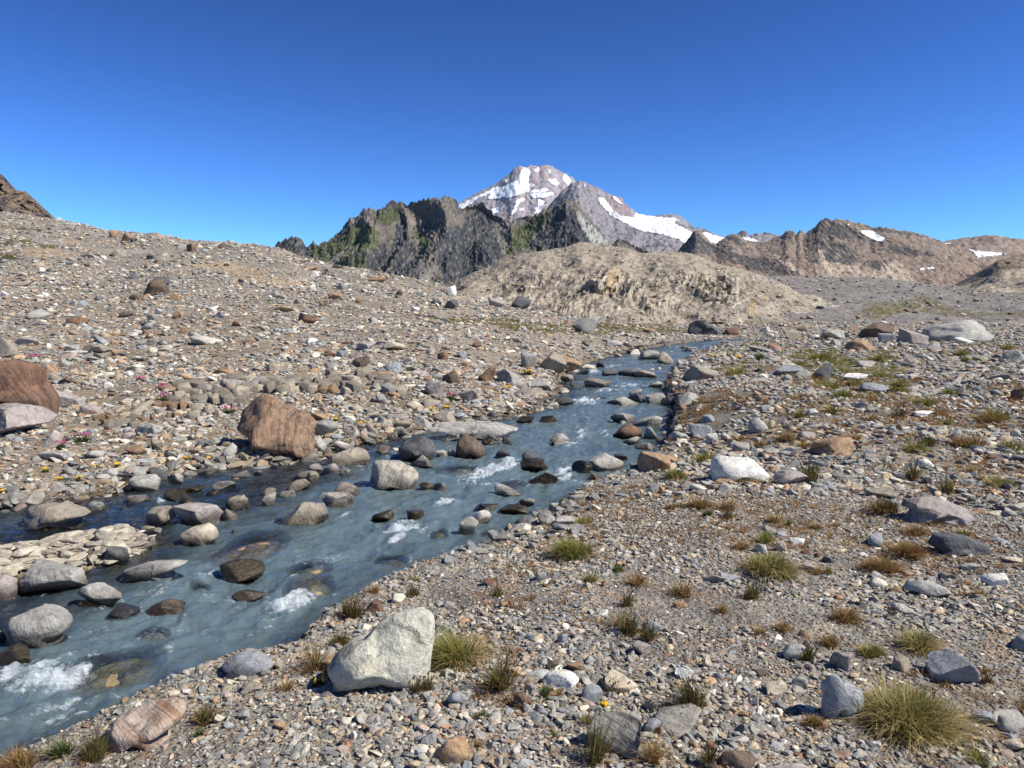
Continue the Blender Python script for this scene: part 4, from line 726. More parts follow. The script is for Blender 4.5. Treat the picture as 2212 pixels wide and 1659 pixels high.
# words for the unnamed stones: colour, size and the nearest landmark
LM = [r for r in ROCKS if r['short']]
for r in ROCKS:          # jog the anchor of every landmark to its visual centre (already there)
    pass
used = {}
for r in sorted(ROCKS, key=lambda q: -q['w']):
    o = r['o']; o['category'] = {'boulder': 'boulder', 'stone': 'stone', 'slab': 'slab'}[r['noun']]
    where = {'d': 'stones lying on dry ground', 'w': 'rocks standing in the stream', 's': 'rocks under the stream surface'}[r['kind']]
    if r['label']: o['label'] = r['label']; used[r['label']] = 1; o['group'] = where; continue
    size = 'large' if r['w'] > 70 else 'mid-sized' if r['w'] > 42 else 'small' if r['w'] > 24 else 'tiny'
    ar = r['w'] / max(r['h'], 1); shp = 'flat' if ar > 2.1 else 'squat' if ar > 1.5 else 'blocky'
    near = sorted(LM, key=lambda q: math.hypot(q['px'] - r['px'], 1.3 * (q['py'] - r['py'])))[:9]
    for extra in ('', shp + ' ', 'mottled ' + shp + ' '):
        done = False
        for q in near:
            dx, dy = r['px'] - q['px'], r['py'] - q['py']
            if abs(dx) > 1.6 * abs(dy): dr_ = 'right of' if dx > 0 else 'left of'
            else: dr_ = ('behind' if dy < 0 else 'in front of')
            dist = math.hypot(dx, dy); far_ = 'just ' if dist < .8 * q['w'] + 25 else '' if dist < 190 else 'well '
            if dr_ in ('behind', 'in front of'): far_ = 'close ' if far_ == 'just ' else 'some way ' if far_ else ''
            pre = {'w': 'in the water ', 's': 'under water ', 'd': ''}[r['kind']]
            lab = f"{size} {extra}{LONG[r['code']]} {r['noun']} {pre}{far_}{dr_} {q['short']}"
            if lab not in used and len(lab.split()) <= 16: used[lab] = 1; o['label'] = lab; o['group'] = where; done = True; break
        if done: break
    else:
        o['label'] = lab; o['group'] = 'look-alikes ' + lab

# tan jointed bedrock on the left bank: blocks in broken rows
oc = bpy.data.objects.new('bedrock_outcrop', None); COL.objects.link(oc); oc['label'] = 'tan jointed bedrock outcrop of loose blocks behind the big banded boulder'; oc['category'] = 'outcrop'
oc.location = at_ground(*zc(4, [(1300, 640)])[0])
def blockmesh(seed):
    r = np.random.default_rng(seed); bm = bmesh.new(); bmesh.ops.create_cube(bm, size=2.0)
    for q in bm.verts: q.co = Vector(np.array(q.co) * r.uniform(.6, 1.08, 3))
    bmesh.ops.bevel(bm, geom=list(bm.edges), offset=.05, segments=1, affect='EDGES'); bmesh.ops.triangulate(bm, faces=bm.faces); bm.verts.index_update()
    p = np.array([q.co[:] for q in bm.verts]); f = np.array([[q.index for q in t.verts] for t in bm.faces]); bm.free(); return p, f
BM = {}
for code in 'TYOP':
    for q in range(4):
        p, f = blockmesh(q * 7 + ord(code)); BM[(code, q)] = mesh_np('block', p, f, rockmat(code, 0, .45), False)
rb = random.Random(4)
rows = [(4, [(690, 735), (760, 732), (1160, 735)], 60, 24), (4, [(640, 690), (760, 700), (900, 700), (1150, 705)], 50, 18), (4, [(760, 660), (1000, 660), (1400, 690)], 55, 20), (4, [(900, 620), (1200, 610), (1450, 650)], 60, 20), (4, [(1150, 560), (1400, 560), (1640, 600)], 75, 20), (4, [(1180, 520), (1500, 530), (1700, 520)], 85, 16), (4, [(1160, 480), (1500, 500), (1850, 490), (2200, 500)], 85, 26), (4, [(1500, 460), (1800, 450), (2200, 460)], 95, 18), (5, [(30, 400), (250, 400), (500, 390)], 75, 14), (5, [(120, 340), (300, 350), (420, 360)], 70, 8), (5, [(60, 440), (280, 440), (560, 430)], 60, 12)]
for zm, line, wz, n in rows:
    for k in range(n):
        t = (k + rb.uniform(.1, .9)) / n * (len(line) - 1); i = min(int(t), len(line) - 2); fr = t - i
        px = line[i][0] + (line[i + 1][0] - line[i][0]) * fr; py = line[i][1] + (line[i + 1][1] - line[i][1]) * fr + rb.uniform(-17, 17)
        (X, Y) = zc(zm, [(px, py)])[0]; g = at_ground(X, Y); wd = .85 * wz * ZM[zm][0] * rb.uniform(.4, 1.4) / FPX * g[1]
        o = bpy.data.objects.new('block', BM[(rb.choice('TTPTY' if wz > 65 else 'TYOOP'), rb.randrange(4))]); COL.objects.link(o)
        o.parent = oc; hh = min(wd * rb.uniform(.36, .75), .13)
        o.location = (g[0] - oc.location.x, g[1] + .05 - oc.location.y, g[2] + hh * .45 - oc.location.z); o.scale = (wd / 2 * rb.uniform(.8, 1.4), wd * rb.uniform(.5, .9), hh)
        o.rotation_euler = (rb.gauss(.04, .22), rb.gauss(-.06, .22), rb.gauss(-.12, .6))

# ------------------------------------------------------------------ loose stones without number, scattered as instances
SM = mat_instance_stone()
def variants(name, n, det, seed0, mat, flat=(.55, 1.0)):
    c = bpy.data.collections.new(name); r = np.random.default_rng(seed0)
    for k in range(n):
        v, f = ICO[det]; p = fitbox(cut_rock(v, seed0 + k * 13, 14, .40, .78, .05)) * np.array([1, r.uniform(.62, .95), r.uniform(*flat) * .75])
        o = bpy.data.objects.new(name, mesh_np(name, p * .5, f, mat, smooth=True)); c.objects.link(o)
    return c
STONE_N = variants('stone_shape', 14, 3, 900, SM); STONE_F = variants('rubble_shape', 10, 2, 1300, SM)
def scatter(name, label, pts, rot, scl, idx, colr, coll):
    m = bpy.data.meshes.new(name); m.vertices.add(len(pts)); m.vertices.foreach_set('co', np.asarray(pts, np.float32).ravel())
    for an, dat in (('rot', rot), ('scl', scl)):
        a = m.attributes.new(an, 'FLOAT_VECTOR', 'POINT'); a.data.foreach_set('vector', np.asarray(dat, np.float32).ravel())
    a = m.attributes.new('idx', 'INT', 'POINT'); a.data.foreach_set('value', np.asarray(idx, np.int32))
    vcol(m, 'col', colr)
    o = link(name, m, kind='stuff', label=label)
    g = bpy.data.node_groups.new(name, 'GeometryNodeTree')
    g.interface.new_socket('Geometry', in_out='INPUT', socket_type='NodeSocketGeometry'); g.interface.new_socket('Geometry', in_out='OUTPUT', socket_type='NodeSocketGeometry')
    N = g.nodes; gi = N.new('NodeGroupInput'); go = N.new('NodeGroupOutput'); ip = N.new('GeometryNodeInstanceOnPoints'); ci = N.new('GeometryNodeCollectionInfo')
    ci.inputs['Collection'].default_value = coll; ci.inputs['Separate Children'].default_value = True; ci.inputs['Reset Children'].default_value = True
    def na(nm, ty):
        q = N.new('GeometryNodeInputNamedAttribute'); q.data_type = ty; q.inputs['Name'].default_value = nm; return q.outputs['Attribute']
    e2 = N.new('FunctionNodeEulerToRotation'); g.links.new(na('rot', 'FLOAT_VECTOR'), e2.inputs[0])
    g.links.new(gi.outputs[0], ip.inputs['Points']); g.links.new(ci.outputs[0], ip.inputs['Instance']); ip.inputs['Pick Instance'].default_value = True
    g.links.new(na('idx', 'INT'), ip.inputs['Instance Index']); g.links.new(e2.outputs[0], ip.inputs['Rotation']); g.links.new(na('scl', 'FLOAT_VECTOR'), ip.inputs['Scale'])
    g.links.new(ip.outputs[0], go.inputs[0]); md = o.modifiers.new('scatter', 'NODES'); md.node_group = g
    return o
SCOL = 1.2 * np.array([[1.05, 1.0, .90]]) * np.array([(.215, .210, .200), (.260, .255, .240), (.160, .165, .170), (.300, .290, .265), (.210, .225, .240), (.130, .130, .130), (.330, .275, .200), (.270, .215, .155), (.420, .400, .350), (.560, .530, .460), (.235, .150, .098), (.315, .215, .140), (.190, .125, .092), (.300, .250, .225)])
W_BAR = np.array([14, 14, 10, 12, 9, 6, 7, 6, 5.5, 2.2, 2.0, 2.0, 1.4, 6]); W_HILL = np.array([13, 14, 7, 13, 6, 5, 9, 8, 8, 3.4, 3, 3, 2.6, 7])
def polar(n, r0, r1, amax=47):
    a = np.radians(rng.uniform(-amax, amax, n)); r = np.sqrt(rng.uniform(r0 ** 2, r1 ** 2, n)); return r * np.sin(a), r * np.cos(a)
def put(name, label, x, y, smin, smax, power, coll, side=None, under=.03, sink=.28, wts=None, keep=None):
    ins = inpoly(x, y, WPOLY) & ~inpoly(x, y, ISLE); d = np.minimum(dline(x, y, RIGHT), dline(x, y, LEFT)); ok = ~ins | (d < under)
    if side: dr, dl = dline(x, y, RIGHT), dline(x, y, LEFT); ok &= (dr < dl) if side == 'r' else (dl <= dr)
    if keep is not None: ok &= keep
    ppx, ppy = proj(x, y, zw(x, y) + .3); mo = np.zeros(len(x), bool)
    for p in MOSS_POLY[-3:]: mo |= inpoly(ppx, ppy, p)
    ok &= ~mo | (rng.uniform(0, 1, len(x)) < .45)
    g0 = H(x, y, False); ppx, ppy = proj(x, y, g0); pl_ = np.zeros(len(x), bool)
    for p in PALE_POLY: pl_ |= inpoly(ppx, ppy, p)
    ok &= ~pl_ | (rng.uniform(0, 1, len(x)) < .3)
    x, y = x[ok], y[ok]; n = len(x); z = H(x, y)
    u = rng.uniform(0, 1, n); s = smin * (smax / smin) ** (u ** power)
    s = s * (1 + .58 * np.clip(fbm(x * .8, y * .8, 6.6, 3, 77), -.7, .9))
    sc = np.stack([s * rng.uniform(.85, 1.35, n), s * rng.uniform(.8, 1.15, n), s * rng.uniform(.45, .95, n)], 1)
    rot = np.stack([rng.normal(0, .32, n), rng.normal(0, .32, n), rng.uniform(0, 6.28, n)], 1)
    dr, dl = dline(x, y, RIGHT), dline(x, y, LEFT); left = dl < dr
    wb = W_BAR / W_BAR.sum(); wh = W_HILL / W_HILL.sum()
    k = np.where(left, rng.choice(len(SCOL), n, p=wh), rng.choice(len(SCOL), n, p=wb)); c = SCOL[k] * rng.uniform(.78, 1.22, (n, 1))
    isl = inpoly(x, y, ISLE); c[isl] = np.array([.42, .37, .285]) * rng.uniform(.65, 1.15, (isl.sum(), 1)); sc[isl] *= np.array([1.25, 1.2, 1.0]); rot[isl, :2] *= .35
    wt = np.exp(-np.minimum(dr, dl) / .13) * ~isl; c = c * (1 - .6 * wt)[:, None]
    px, py = proj(x, y, z)
    for p in PALE_POLY: m_ = inpoly(px, py, p); c[m_] = c[m_] * .4 + np.array([.42, .34, .25]) * .6
    return scatter(name, label, np.stack([x, y, z + sc[:, 2] * (.375 - sink)], 1), rot, sc, rng.integers(0, len(coll.objects), n), c, coll)
def thin(x, y, f, s):      # patchiness
    return fbm(x * f, y * f, s * 1.7, 3, s)
x, y = polar(150000, 1.7, 9.8); put('gravel', 'fine mixed gravel of the near bar', x, y, .012, .050, 1.8, STONE_N, under=.05, keep=(thin(x, y, .42, 9) > -.33) | (x < -.5))
x, y = polar(70000, 1.7, 8.0); put('fine_gravel', 'fine grit between the pebbles of the near bar', x, y, .010, .024, 1.0, STONE_F, side='r', under=.04)
x, y = polar(70000, 7, 21); put('pebbles', 'pebbles and cobbles on both banks', x, y, .03, .15, 1.9, STONE_N, under=.08, keep=thin(x, y, .5, 3) > -.45)
x, y = polar(80000, 16, 52); put('cobbles', 'cobbles on the middle ground and the lower hillside', x, y, .05, .28, 2.3, STONE_F, under=.12, keep=thin(x, y, .15, 5) > -.7)
x, y = polar(62000, 42, 104); put('rubble', 'rubble on the hillside', x, y, .10, .42, 2.6, STONE_F, under=.2, keep=thin(x, y, .08, 6) > -.6)
x, y = polar(1500, 3, 24); put('larger_cobbles', 'larger cobbles among the pebbles', x, y, .09, .20, 1.8, STONE_N, under=.02, keep=(dline(x, y, LEFT) < dline(x, y, RIGHT)) | (rng.uniform(0, 1, len(x)) < .25))
x, y = polar(520, 24, 100); put('scattered_blocks', 'scattered blocks on the hillside', x, y, .3, .9, 2.5, STONE_N, under=.02)
# stones along both water edges and on the stream bed
def along(line, n, spread, smin, smax, name, label, inward):
    L = np.array(line); i = rng.integers(0, len(L) - 1, n); t = rng.uniform(0, 1, n)[:, None]; p = L[i] * (1 - t) + L[i + 1] * t
    x = p[:, 0] + rng.normal(0, spread, n); y = p[:, 1] + rng.normal(0, spread * 1.2, n); ok = (y > 1.6) & (y < 60); x, y = x[ok], y[ok]
    return put(name, label, x, y, smin, smax, 1.8, STONE_N, under=inward, sink=.2)
along(LEFT[2:-2], 2600, .35, .06, .22, 'bank_cobbles', 'cobbles along the left water edge', .35)
along(RIGHT[13:-1], 1500, .22, .05, .17, 'bank_cobbles', 'cobbles along the right water edge', .25)
def isle_pts(n):
    I = np.array(ISLE); x = rng.uniform(max(I[:, 0].min(), -9), I[:, 0].max(), n * 6); y = rng.uniform(I[:, 1].min(), I[:, 1].max(), n * 6); k = inpoly(x, y, ISLE); return x[k][:n], y[k][:n]
x, y = isle_pts(330); put('island_stones', 'flat pale stones of the gravel island', x, y, .04, .17, 1.6, STONE_N, sink=.2)
# half drowned stones up the stream
x, y = polar(2600, 9, 58); k = inpoly(x, y, WPOLY); x, y = x[k], y[k]; dd = np.minimum(dline(x, y, LEFT), dline(x, y, RIGHT))
k = rng.uniform(0, 1, len(x)) < np.clip(1.0 - dd * .55, .22, 1) * np.clip(.25 + y / 30, .3, 1); x, y = x[k], y[k]; n = len(x)
s = .10 * (4.0 ** rng.uniform(0, 1, n) ** 1.6) * np.clip(y / 16, .8, 1.5); sc = np.stack([s * 1.2, s, s * .8], 1)
c = SCOL[rng.choice(len(SCOL), n, p=W_HILL / W_HILL.sum())] * np.where(rng.uniform(0, 1, n) < .45, .38, .95)[:, None]
scatter('stream_stones', 'small stones breaking the stream surface', np.stack([x, y, zw(x, y) + s * rng.uniform(-.16, .14, n)], 1), np.stack([rng.normal(0, .2, n), rng.normal(0, .2, n), rng.uniform(0, 6.28, n)], 1), sc, rng.integers(0, 14, n), c, STONE_N)
for a_, b_, s_ in zip(x, y, s): STREAMROCKS.append((a_, b_, s_ * .5, s_ * .45, float(zw(0, b_)) - s_ * .1, s_ * .2))
# stones on the far knoll and moraine, set on their own surfaces
def on_mesh(o, n, smin, smax, name, label, power, tint):
    m = o.data; V = np.zeros(len(m.vertices) * 3, np.float32); m.vertices.foreach_get('co', V); V = V.reshape(-1, 3); px, py = proj(V[:, 0], V[:, 1], V[:, 2])
    i = rng.choice(len(V), n * 3); i = i[(rng.uniform(0, 1, len(i)) < (V[i, 1] / V[:, 1].max()) ** 1.0)][:n]; P = V[i]; n = len(i)
    s = smin * (smax / smin) ** (rng.uniform(0, 1, n) ** power); sc = np.stack([s, s * .9, s * .8], 1); rot = np.stack([rng.normal(0, .3, n), rng.normal(0, .3, n), rng.uniform(0, 6.28, n)], 1)
    c = SCOL[rng.choice(len(SCOL), n, p=W_HILL / W_HILL.sum())] * rng.uniform(.6, 1.2, (n, 1)) * tint
    scatter(name, label, P + np.stack([0 * s, 0 * s, s * .12], 1), rot, sc, rng.integers(0, 10, n), c, STONE_F)
on_mesh(knoll, 2200, .12, .8, 'knoll_rubble', 'loose stones on the bedrock knoll', 2.6, np.array([1.0, .95, .85]))
on_mesh(moraine, 6500, .18, 1.3, 'moraine_stones', 'scattered stones on the moraine', 3.0, np.array([.95, .93, .92]))

# ------------------------------------------------------------------ the water
MW = mat_water()
wr = np.exp(np.linspace(math.log(2.4), math.log(62), 620)); wa = np.radians(np.linspace(-50, 22, 760))
R_, A_ = np.meshgrid(wr, wa, indexing='ij'); x = (R_ * np.sin(A_)).ravel(); y = (R_ * np.cos(A_)).ravel()
dw = np.minimum(dline(x, y, RIGHT), dline(x, y, LEFT)); inn = inpoly(x, y, WPOLY)
keep = inn | (dw < .22)
f = gridfaces(len(wr), len(wa), keep)[:, ::-1]
V0, f, idx = compact(np.stack([x, y], 1), f); x, y = V0[:, 0], V0[:, 1]; dw = np.where(inn[idx], dw[idx], 0); inn = inn[idx]
px, py = proj(x, y, zw(x, y))
FOAM = [(7, 330, 1130, 300, 120, 1.0, -.25), (7, 560, 1010, 90, 60, .8, -.3), (7, 420, 1330, 330, 80, .7, -.2), (7, 760, 1245, 170, 35, .75, 0), (7, 60, 1080, 120, 45, .7, 0), (7, 120, 1200, 200, 60, .5, -.2), (7, 1800, 665, 170, 75, 1.0, -.3), (7, 1660, 760, 170, 40, .6, -.5), (7, 1230, 510, 190, 26, .8, -.35), (7, 1340, 880, 60, 25, .6, -.3), (7, 1640, 600, 150, 40, .6, -.2), (7, 1620, 820, 70, 20, .5, 0),
        (8, 600, 210, 150, 45, .95, -.15), (8, 560, 270, 90, 20, .8, -.2), (8, 880, 45, 80, 35, .8, 0), (8, 480, 330, 130, 25, .4, -.3), (8, 990, 335, 110, 22, .5, 0), (8, 420, 200, 50, 60, .4, 0), (8, 330, 130, 60, 30, .4, 0),
        (5, 1120, 880, 170, 40, 1.0, -.15), (5, 1190, 855, 60, 40, 1.0, .3), (5, 1520, 925, 80, 45, .8, 0), (5, 1610, 680, 45, 40, .9, 0), (5, 1500, 740, 130, 35, .5, 0), (5, 1640, 485, 100, 28, .9, 0), (5, 1735, 685, 45, 20, .8, 0), (5, 800, 1075, 110, 30, .6, -.1), (5, 1000, 970, 110, 25, .5, 0), (5, 1660, 240, 70, 15, .7, 0), (5, 1670, 315, 60, 20, .7, 0), (5, 1880, 390, 90, 20, .6, 0), (5, 1750, 420, 100, 14, .4, 0), (5, 1460, 660, 60, 12, .5, 0), (5, 1340, 700, 70, 18, .35, 0), (5, 960, 830, 40, 10, .4, 0), (5, 260, 1150, 90, 20, .4, 0), (5, 470, 815, 50, 12, .4, 0),
        (4, 1080, 1245, 60, 18, .8, 0), (4, 960, 1260, 60, 14, .4, 0), (4, 200, 1275, 70, 10, .35, 0), (5, 1700, 200, 60, 10, .5, 0), (5, 1780, 280, 60, 12, .5, 0), (5, 1560, 560, 150, 20, .3, 0), (5, 1650, 600, 140, 25, .3, 0), (5, 1850, 340, 60, 8, .5, 0)]
foam = np.zeros(len(x)); lift = np.zeros(len(x))
for zm, fx, fy, rx, ry, st, tilt in FOAM:
    s, ox, oy = ZM[zm]; cx_, cy_ = fx * s + ox, fy * s + oy; a_, b_ = rx * s, ry * s; ca, sa = math.cos(tilt), math.sin(tilt)
    u = ((px - cx_) * ca + (py - cy_) * sa) / a_; v = (-(px - cx_) * sa + (py - cy_) * ca) / b_; g = np.exp(-(u * u + v * v) * 1.1)
    foam = np.maximum(foam, st * g); lift = lift + g * st * .03
# flow runs towards the lower left: streaks follow it
ang = math.radians(232); fu = x * math.cos(ang) + y * math.sin(ang); fv = -x * math.sin(ang) + y * math.cos(ang)
wob = .35 * noise(x * .8, y * .8, 3.0)
st1 = fbm(fu * 1.3 + wob, fv * 5.5 + wob * 4, .4, 5, 3, .6); st2 = ridged(fu * 3.0 + wob, fv * 9 + wob * 5, .9, 4, 5, .6)
sz = np.clip(y / 9, .6, 3.0)
fm = np.clip(foam * 1.35 + (st1 * .55 + (st2 - 1.05) * .45) * (foam > .05) - .42, 0, 1) * 1.7
fm = np.clip(fm, 0, 1)
# riffles all along the main current
rf = sstep(1.15, 1.65, ridged(fu * 1.6 + wob, fv * 4.0 + wob * 3, 2.9, 4, 15, .6)) * sstep(-.1, .45, fbm(x * .35, y * .35, 8.8, 3, 21)) * sstep(.15, .6, dw)
fm = np.clip(fm + .85 * rf * (.55 + foam), 0, 1)
foam = np.maximum(foam, .3 * rf)
# thin white threads where water passes stones
topz = np.full(len(x), -9.0); edge = np.zeros(len(x))
for (rx, ry, hw, hd, cz, hz) in STREAMROCKS:
    q = ((x - rx) / hw) ** 2 + ((y - ry) / hd) ** 2; k = q < 1; topz[k] = np.maximum(topz[k], cz + hz * np.sqrt(1 - q[k]))
    e = np.exp(-((np.sqrt(q) - 1.06) / .10) ** 2) * np.clip(.22 / hw, .2, 1); edge = np.maximum(edge, e)
fm = np.clip(fm + edge * np.clip(st1 * 1.6 + st2 * .5 - .75, 0, 1) * .7, 0, 1)
bed = np.maximum(H(x, y), topz); wz = zw(x, y)
amp = .015 + .034 * np.clip(foam, 0, 1) + .006 * sstep(0, .8, dw)
z = wz + lift * .7 + amp * (fbm(fu * 2.0 + wob, fv * 3.2, .2, 3, 1) + fbm(fu * 6 + wob, fv * 9, 1.2, 3, 2)) + .03 * np.clip(foam, 0, 1) * (st2 - 1.0)
depth = np.maximum(wz - bed, 0)
sub = np.zeros(len(x))
milk = np.clip(.35 + .65 * sstep(.0, .9, dline(x, y, LEFT)) , 0, 1)
lm = sstep(-95, 60, ((px - 120) * 270 + (py - 1400) * 500) / 568)       # the left channel carries less silt
milk = milk * (.12 + .88 * lm); milk = np.clip(milk + .3 * foam + .5 * fbm(fu * .5, fv * 1.1, 5.5, 3), .02, 1.15)
k_ = 3.2 + 7.0 * milk; op = 1 - np.exp(-k_ * depth)
V = np.stack([x, y, z], 1)
if np.cross(V[f[0, 1]] - V[f[0, 0]], V[f[0, 2]] - V[f[0, 0]])[2] < 0: f = f[:, ::-1]
m = mesh_np('stream_water', V, f, MW); vflt(m, 'opacity', np.clip(op, 0, .97)); vflt(m, 'foam', fm); vflt(m, 'milk', milk)
link('stream_water', m, kind='structure', label='milky blue glacial stream')

# ------------------------------------------------------------------ grass tufts, rushes, flowers
MGR = mat_plain('green_grass', [(0, (.105, .125, .022)), (.5, (.195, .195, .040)), (1, (.310, .280, .075))], 6, .6, True)
MST = mat_plain('straw_grass', [(0, (.330, .240, .085)), (.5, (.460, .350, .150)), (1, (.580, .470, .240))], 6, .6, True)
MRD = mat_plain('rusty_dry_grass', [(0, (.190, .095, .038)), (.5, (.300, .165, .065)), (1, (.420, .260, .110))], 6, .7, True)
MRU = mat_plain('rush_stem', [(0, (.075, .062, .024)), (.5, (.120, .105, .038)), (1, (.190, .130, .060))], 6, .6, True)
MHD = mat_plain('seed_head', [(0, (.020, .013, .010)), (1, (.050, .030, .020))], 20, .8)
MLF = mat_plain('herb_leaf', [(0, (.050, .085, .020)), (1, (.110, .150, .040))], 20, .6, True)
MPK = mat_plain('pink_petal', [(0, (.500, .060, .200)), (1, (.700, .160, .340))], 20, .6, True)
MYL = mat_plain('yellow_petal', [(0, (.780, .430, .015)), (1, (.860, .580, .040))], 20, .6, True)
def blades(n, R, Hh, wd, seed, lean=.55, droop=.5, jit=.5, heads=0, spread=.55):
    r = np.random.default_rng(seed); th = r.uniform(0, 2 * math.pi, n); q = np.sqrt(r.uniform(0, 1, n)); b0 = R * spread * q; nc = int(r.integers(3, 7)); cc = r.integers(0, nc, n); cxy = r.normal(0, R * .26, (nc, 2)); chh = r.uniform(.6, 1.05, nc); wnd = r.normal(0, .16, 2)
    hh = Hh * chh[cc] * r.uniform(1 - jit, 1.0, n) * (1 - .25 * q); ln = lean * q * r.uniform(.3, 1.3, n) + r.normal(0, .18, n); az = th + r.normal(0, .6, n)
    ts = np.array([0, .38, .72, 1.0]); wv = np.array([1, .9, .6, .12])
    side = az + math.pi / 2 + r.normal(0, .5, n); V = np.zeros((n, 4, 2, 3)); dr = droop * r.uniform(.2, 1.4, n)
    for i, t in enumerate(ts):
        out = hh * (ln * t + dr * .55 * t ** 2.2); up = hh * (t * np.cos(np.clip(ln, -1.2, 1.2)) - dr * .42 * t ** 2.6)
        cx_ = b0 * .8 * np.cos(th) + cxy[cc, 0] + out * np.cos(az) + wnd[0] * hh * t * t; cy_ = b0 * .8 * np.sin(th) + cxy[cc, 1] + out * np.sin(az) + wnd[1] * hh * t * t
        for j, sg in enumerate((-1, 1)):
            V[:, i, j, 0] = cx_ + sg * .5 * wd * wv[i] * np.cos(side); V[:, i, j, 1] = cy_ + sg * .5 * wd * wv[i] * np.sin(side); V[:, i, j, 2] = up - .01 * Hh
    base = np.arange(n)[:, None, None] * 8; k = np.arange(3)[None, :, None] * 2; f = (base + k + np.array([0, 1, 3, 2])[None, None]).reshape(-1, 4)
    tips = V[:, 3].mean(1)[:heads] if heads else None
    return V.reshape(-1, 3), f, tips
def blob_heads(tips, s, seed):
    r = np.random.default_rng(seed); o = np.array([[1, 0, 0], [-1, 0, 0], [0, 1, 0], [0, -1, 0], [0, 0, 1.5], [0, 0, -1.2]]); F = np.array([[0, 2, 4], [2, 1, 4], [1, 3, 4], [3, 0, 4], [2, 0, 5], [1, 2, 5], [3, 1, 5], [0, 3, 5]])
    V = (tips[:, None] + o[None] * s * r.uniform(.7, 1.3, (len(tips), 1, 1))).reshape(-1, 3); f = (np.arange(len(tips))[:, None, None] * 6 + F[None]).reshape(-1, 3); return V, f
TYPE = {  # parts: (name, material, share of blades, height, lean, droop)
 'S': [('green_blades', MGR, .62, .95, .7, .55), ('straw_blades', MST, .38, .95, .9, 1.0)],
 'G': [('green_blades', MGR, .78, 1.0, .7, .5), ('straw_blades', MST, .22, .9, .8, .6)],
 'R': [('dry_blades', MRD, .72, 1.0, .9, .7), ('straw_blades', MST, .16, 1.0, .9, .8), ('green_blades', MGR, .12, .8, .5, .3)],
 'H': [('stems', MRU, .40, 1.0, .5, .15), ('green_blades', MGR, .16, .8, .5, .2), ('dry_blades', MRD, .3, .55, .9, .7)],
 'L': [('green_blades', MLF, .8, 1.0, .6, .4), ('straw_blades', MST, .2, .9, .8, .6)],
}
TUFTS = []
def tuft(zm, x0, y0, x1, y1, ty, label=None, n=None):
    (X0, Y0), (X1, Y1) = zc(zm, [(x0, y0), (x1, y1)]); cx_ = (X0 + X1) / 2; mound = ty in 'SG' and (X1 - X0) > 60; g = at_ground(cx_, Y1 - (.30 if mound else .12) * (Y1 - Y0)); sc = g[1] / FPX
    R = (X1 - X0) / 2 * sc * .95; Hh = (Y1 - Y0) * sc * (1.12 if (Y1 - Y0) > .6 * (X1 - X0) else 1.3); seed = 500 + len(TUFTS)
    Hh = max(Hh, R * .45)
    big = (X1 - X0)
    n = n or int(np.clip(big * big * .07 + 90, 100, 3400)); wd = max(.0028, .00085 * g[1])
    e = bpy.data.objects.new({'H': 'rush_tuft', 'R': 'dry_grass_tuft'}.get(ty, 'grass_tuft'), None); COL.objects.link(e); e.location = (g[0], g[1], g[2] - .004); e.empty_display_size = .05
    for k, (nm, mt, shr, hf, le, dp) in enumerate(TYPE[ty]):
        hd = 0
        if (ty == 'H' and k == 0) or (ty == 'S' and k == 0 and big > 150): hd = int(min(40 if ty == 'S' else 14, n * shr * .2))
        V, f, tips = blades(int(n * shr * (1.5 if mound else 1)) + 4, R / (1.45 if mound else 1.25), Hh * hf * (.88 if mound else 1.35 if ty == 'H' else 1.2), wd, seed * 7 + k, le, dp, .55, hd, .8 if mound else .5); link(nm, mesh_np(nm, V, f, mt, False), e)
        if hd:
            V2, f2 = blob_heads(tips[tips[:, 2] > Hh * .45] if (tips[:, 2] > Hh * .45).sum() > 3 else tips, max(.0042, .0008 * g[1]), seed); link('seed_heads', mesh_np('seed_heads', V2, f2, MHD), e)
    e['category'] = 'rushes' if ty == 'H' else 'grass'; e['group'] = 'tufts of grass and rush on the gravel'
    TUFTS.append((e, cx_, (Y0 + Y1) / 2, big, ty, label)); return e
T = tuft
T(9, 1170, 1085, 1830, 1560, 'S', 'biggest green and straw grass tuft at the lower right')
T(9, 1430, 790, 1745, 990, 'S', 'bushy straw tuft with dark seed heads behind the biggest tuft')
T(9, 455, 345, 868, 502, 'S', 'wide low straw tuft in the middle of the right gravel')
T(8, 1468, 225, 1812, 435, 'S', 'round yellow straw tuft near the stream bank')
T(8, 770, 745, 1105, 1135, 'S', 'tall straw tuft leaning on the pale wedge boulder')
T(9, 95, 1080, 335, 1345, 'H', 'dark rush clump with black heads on the lower gravel')
T(8, 1105, 890, 1295, 1225, 'H', 'upright brown rush clump right of the straw tuft')
T(8, 1690, 1370, 1845, 1655, 'H', 'tall thin green rush clump at the bottom of the gravel')
T(7, 295, 1425, 445, 1605, 'L', 'fresh light green tuft at the lower left bank')
T(7, 0, 1510, 255, 1668, 'R', 'rusty brown tuft in the bottom left corner')
T(8, 0, 820, 125, 1110, 'R', 'reddish brown tuft left of the pale wedge boulder')
T(6, 1870, 550, 2145, 665, 'S', 'wide dark tuft at the right edge of the bar')
T(8, 2055, 1440, 2175, 1645, 'R', 'orange dry tuft at the bottom right of the gravel')
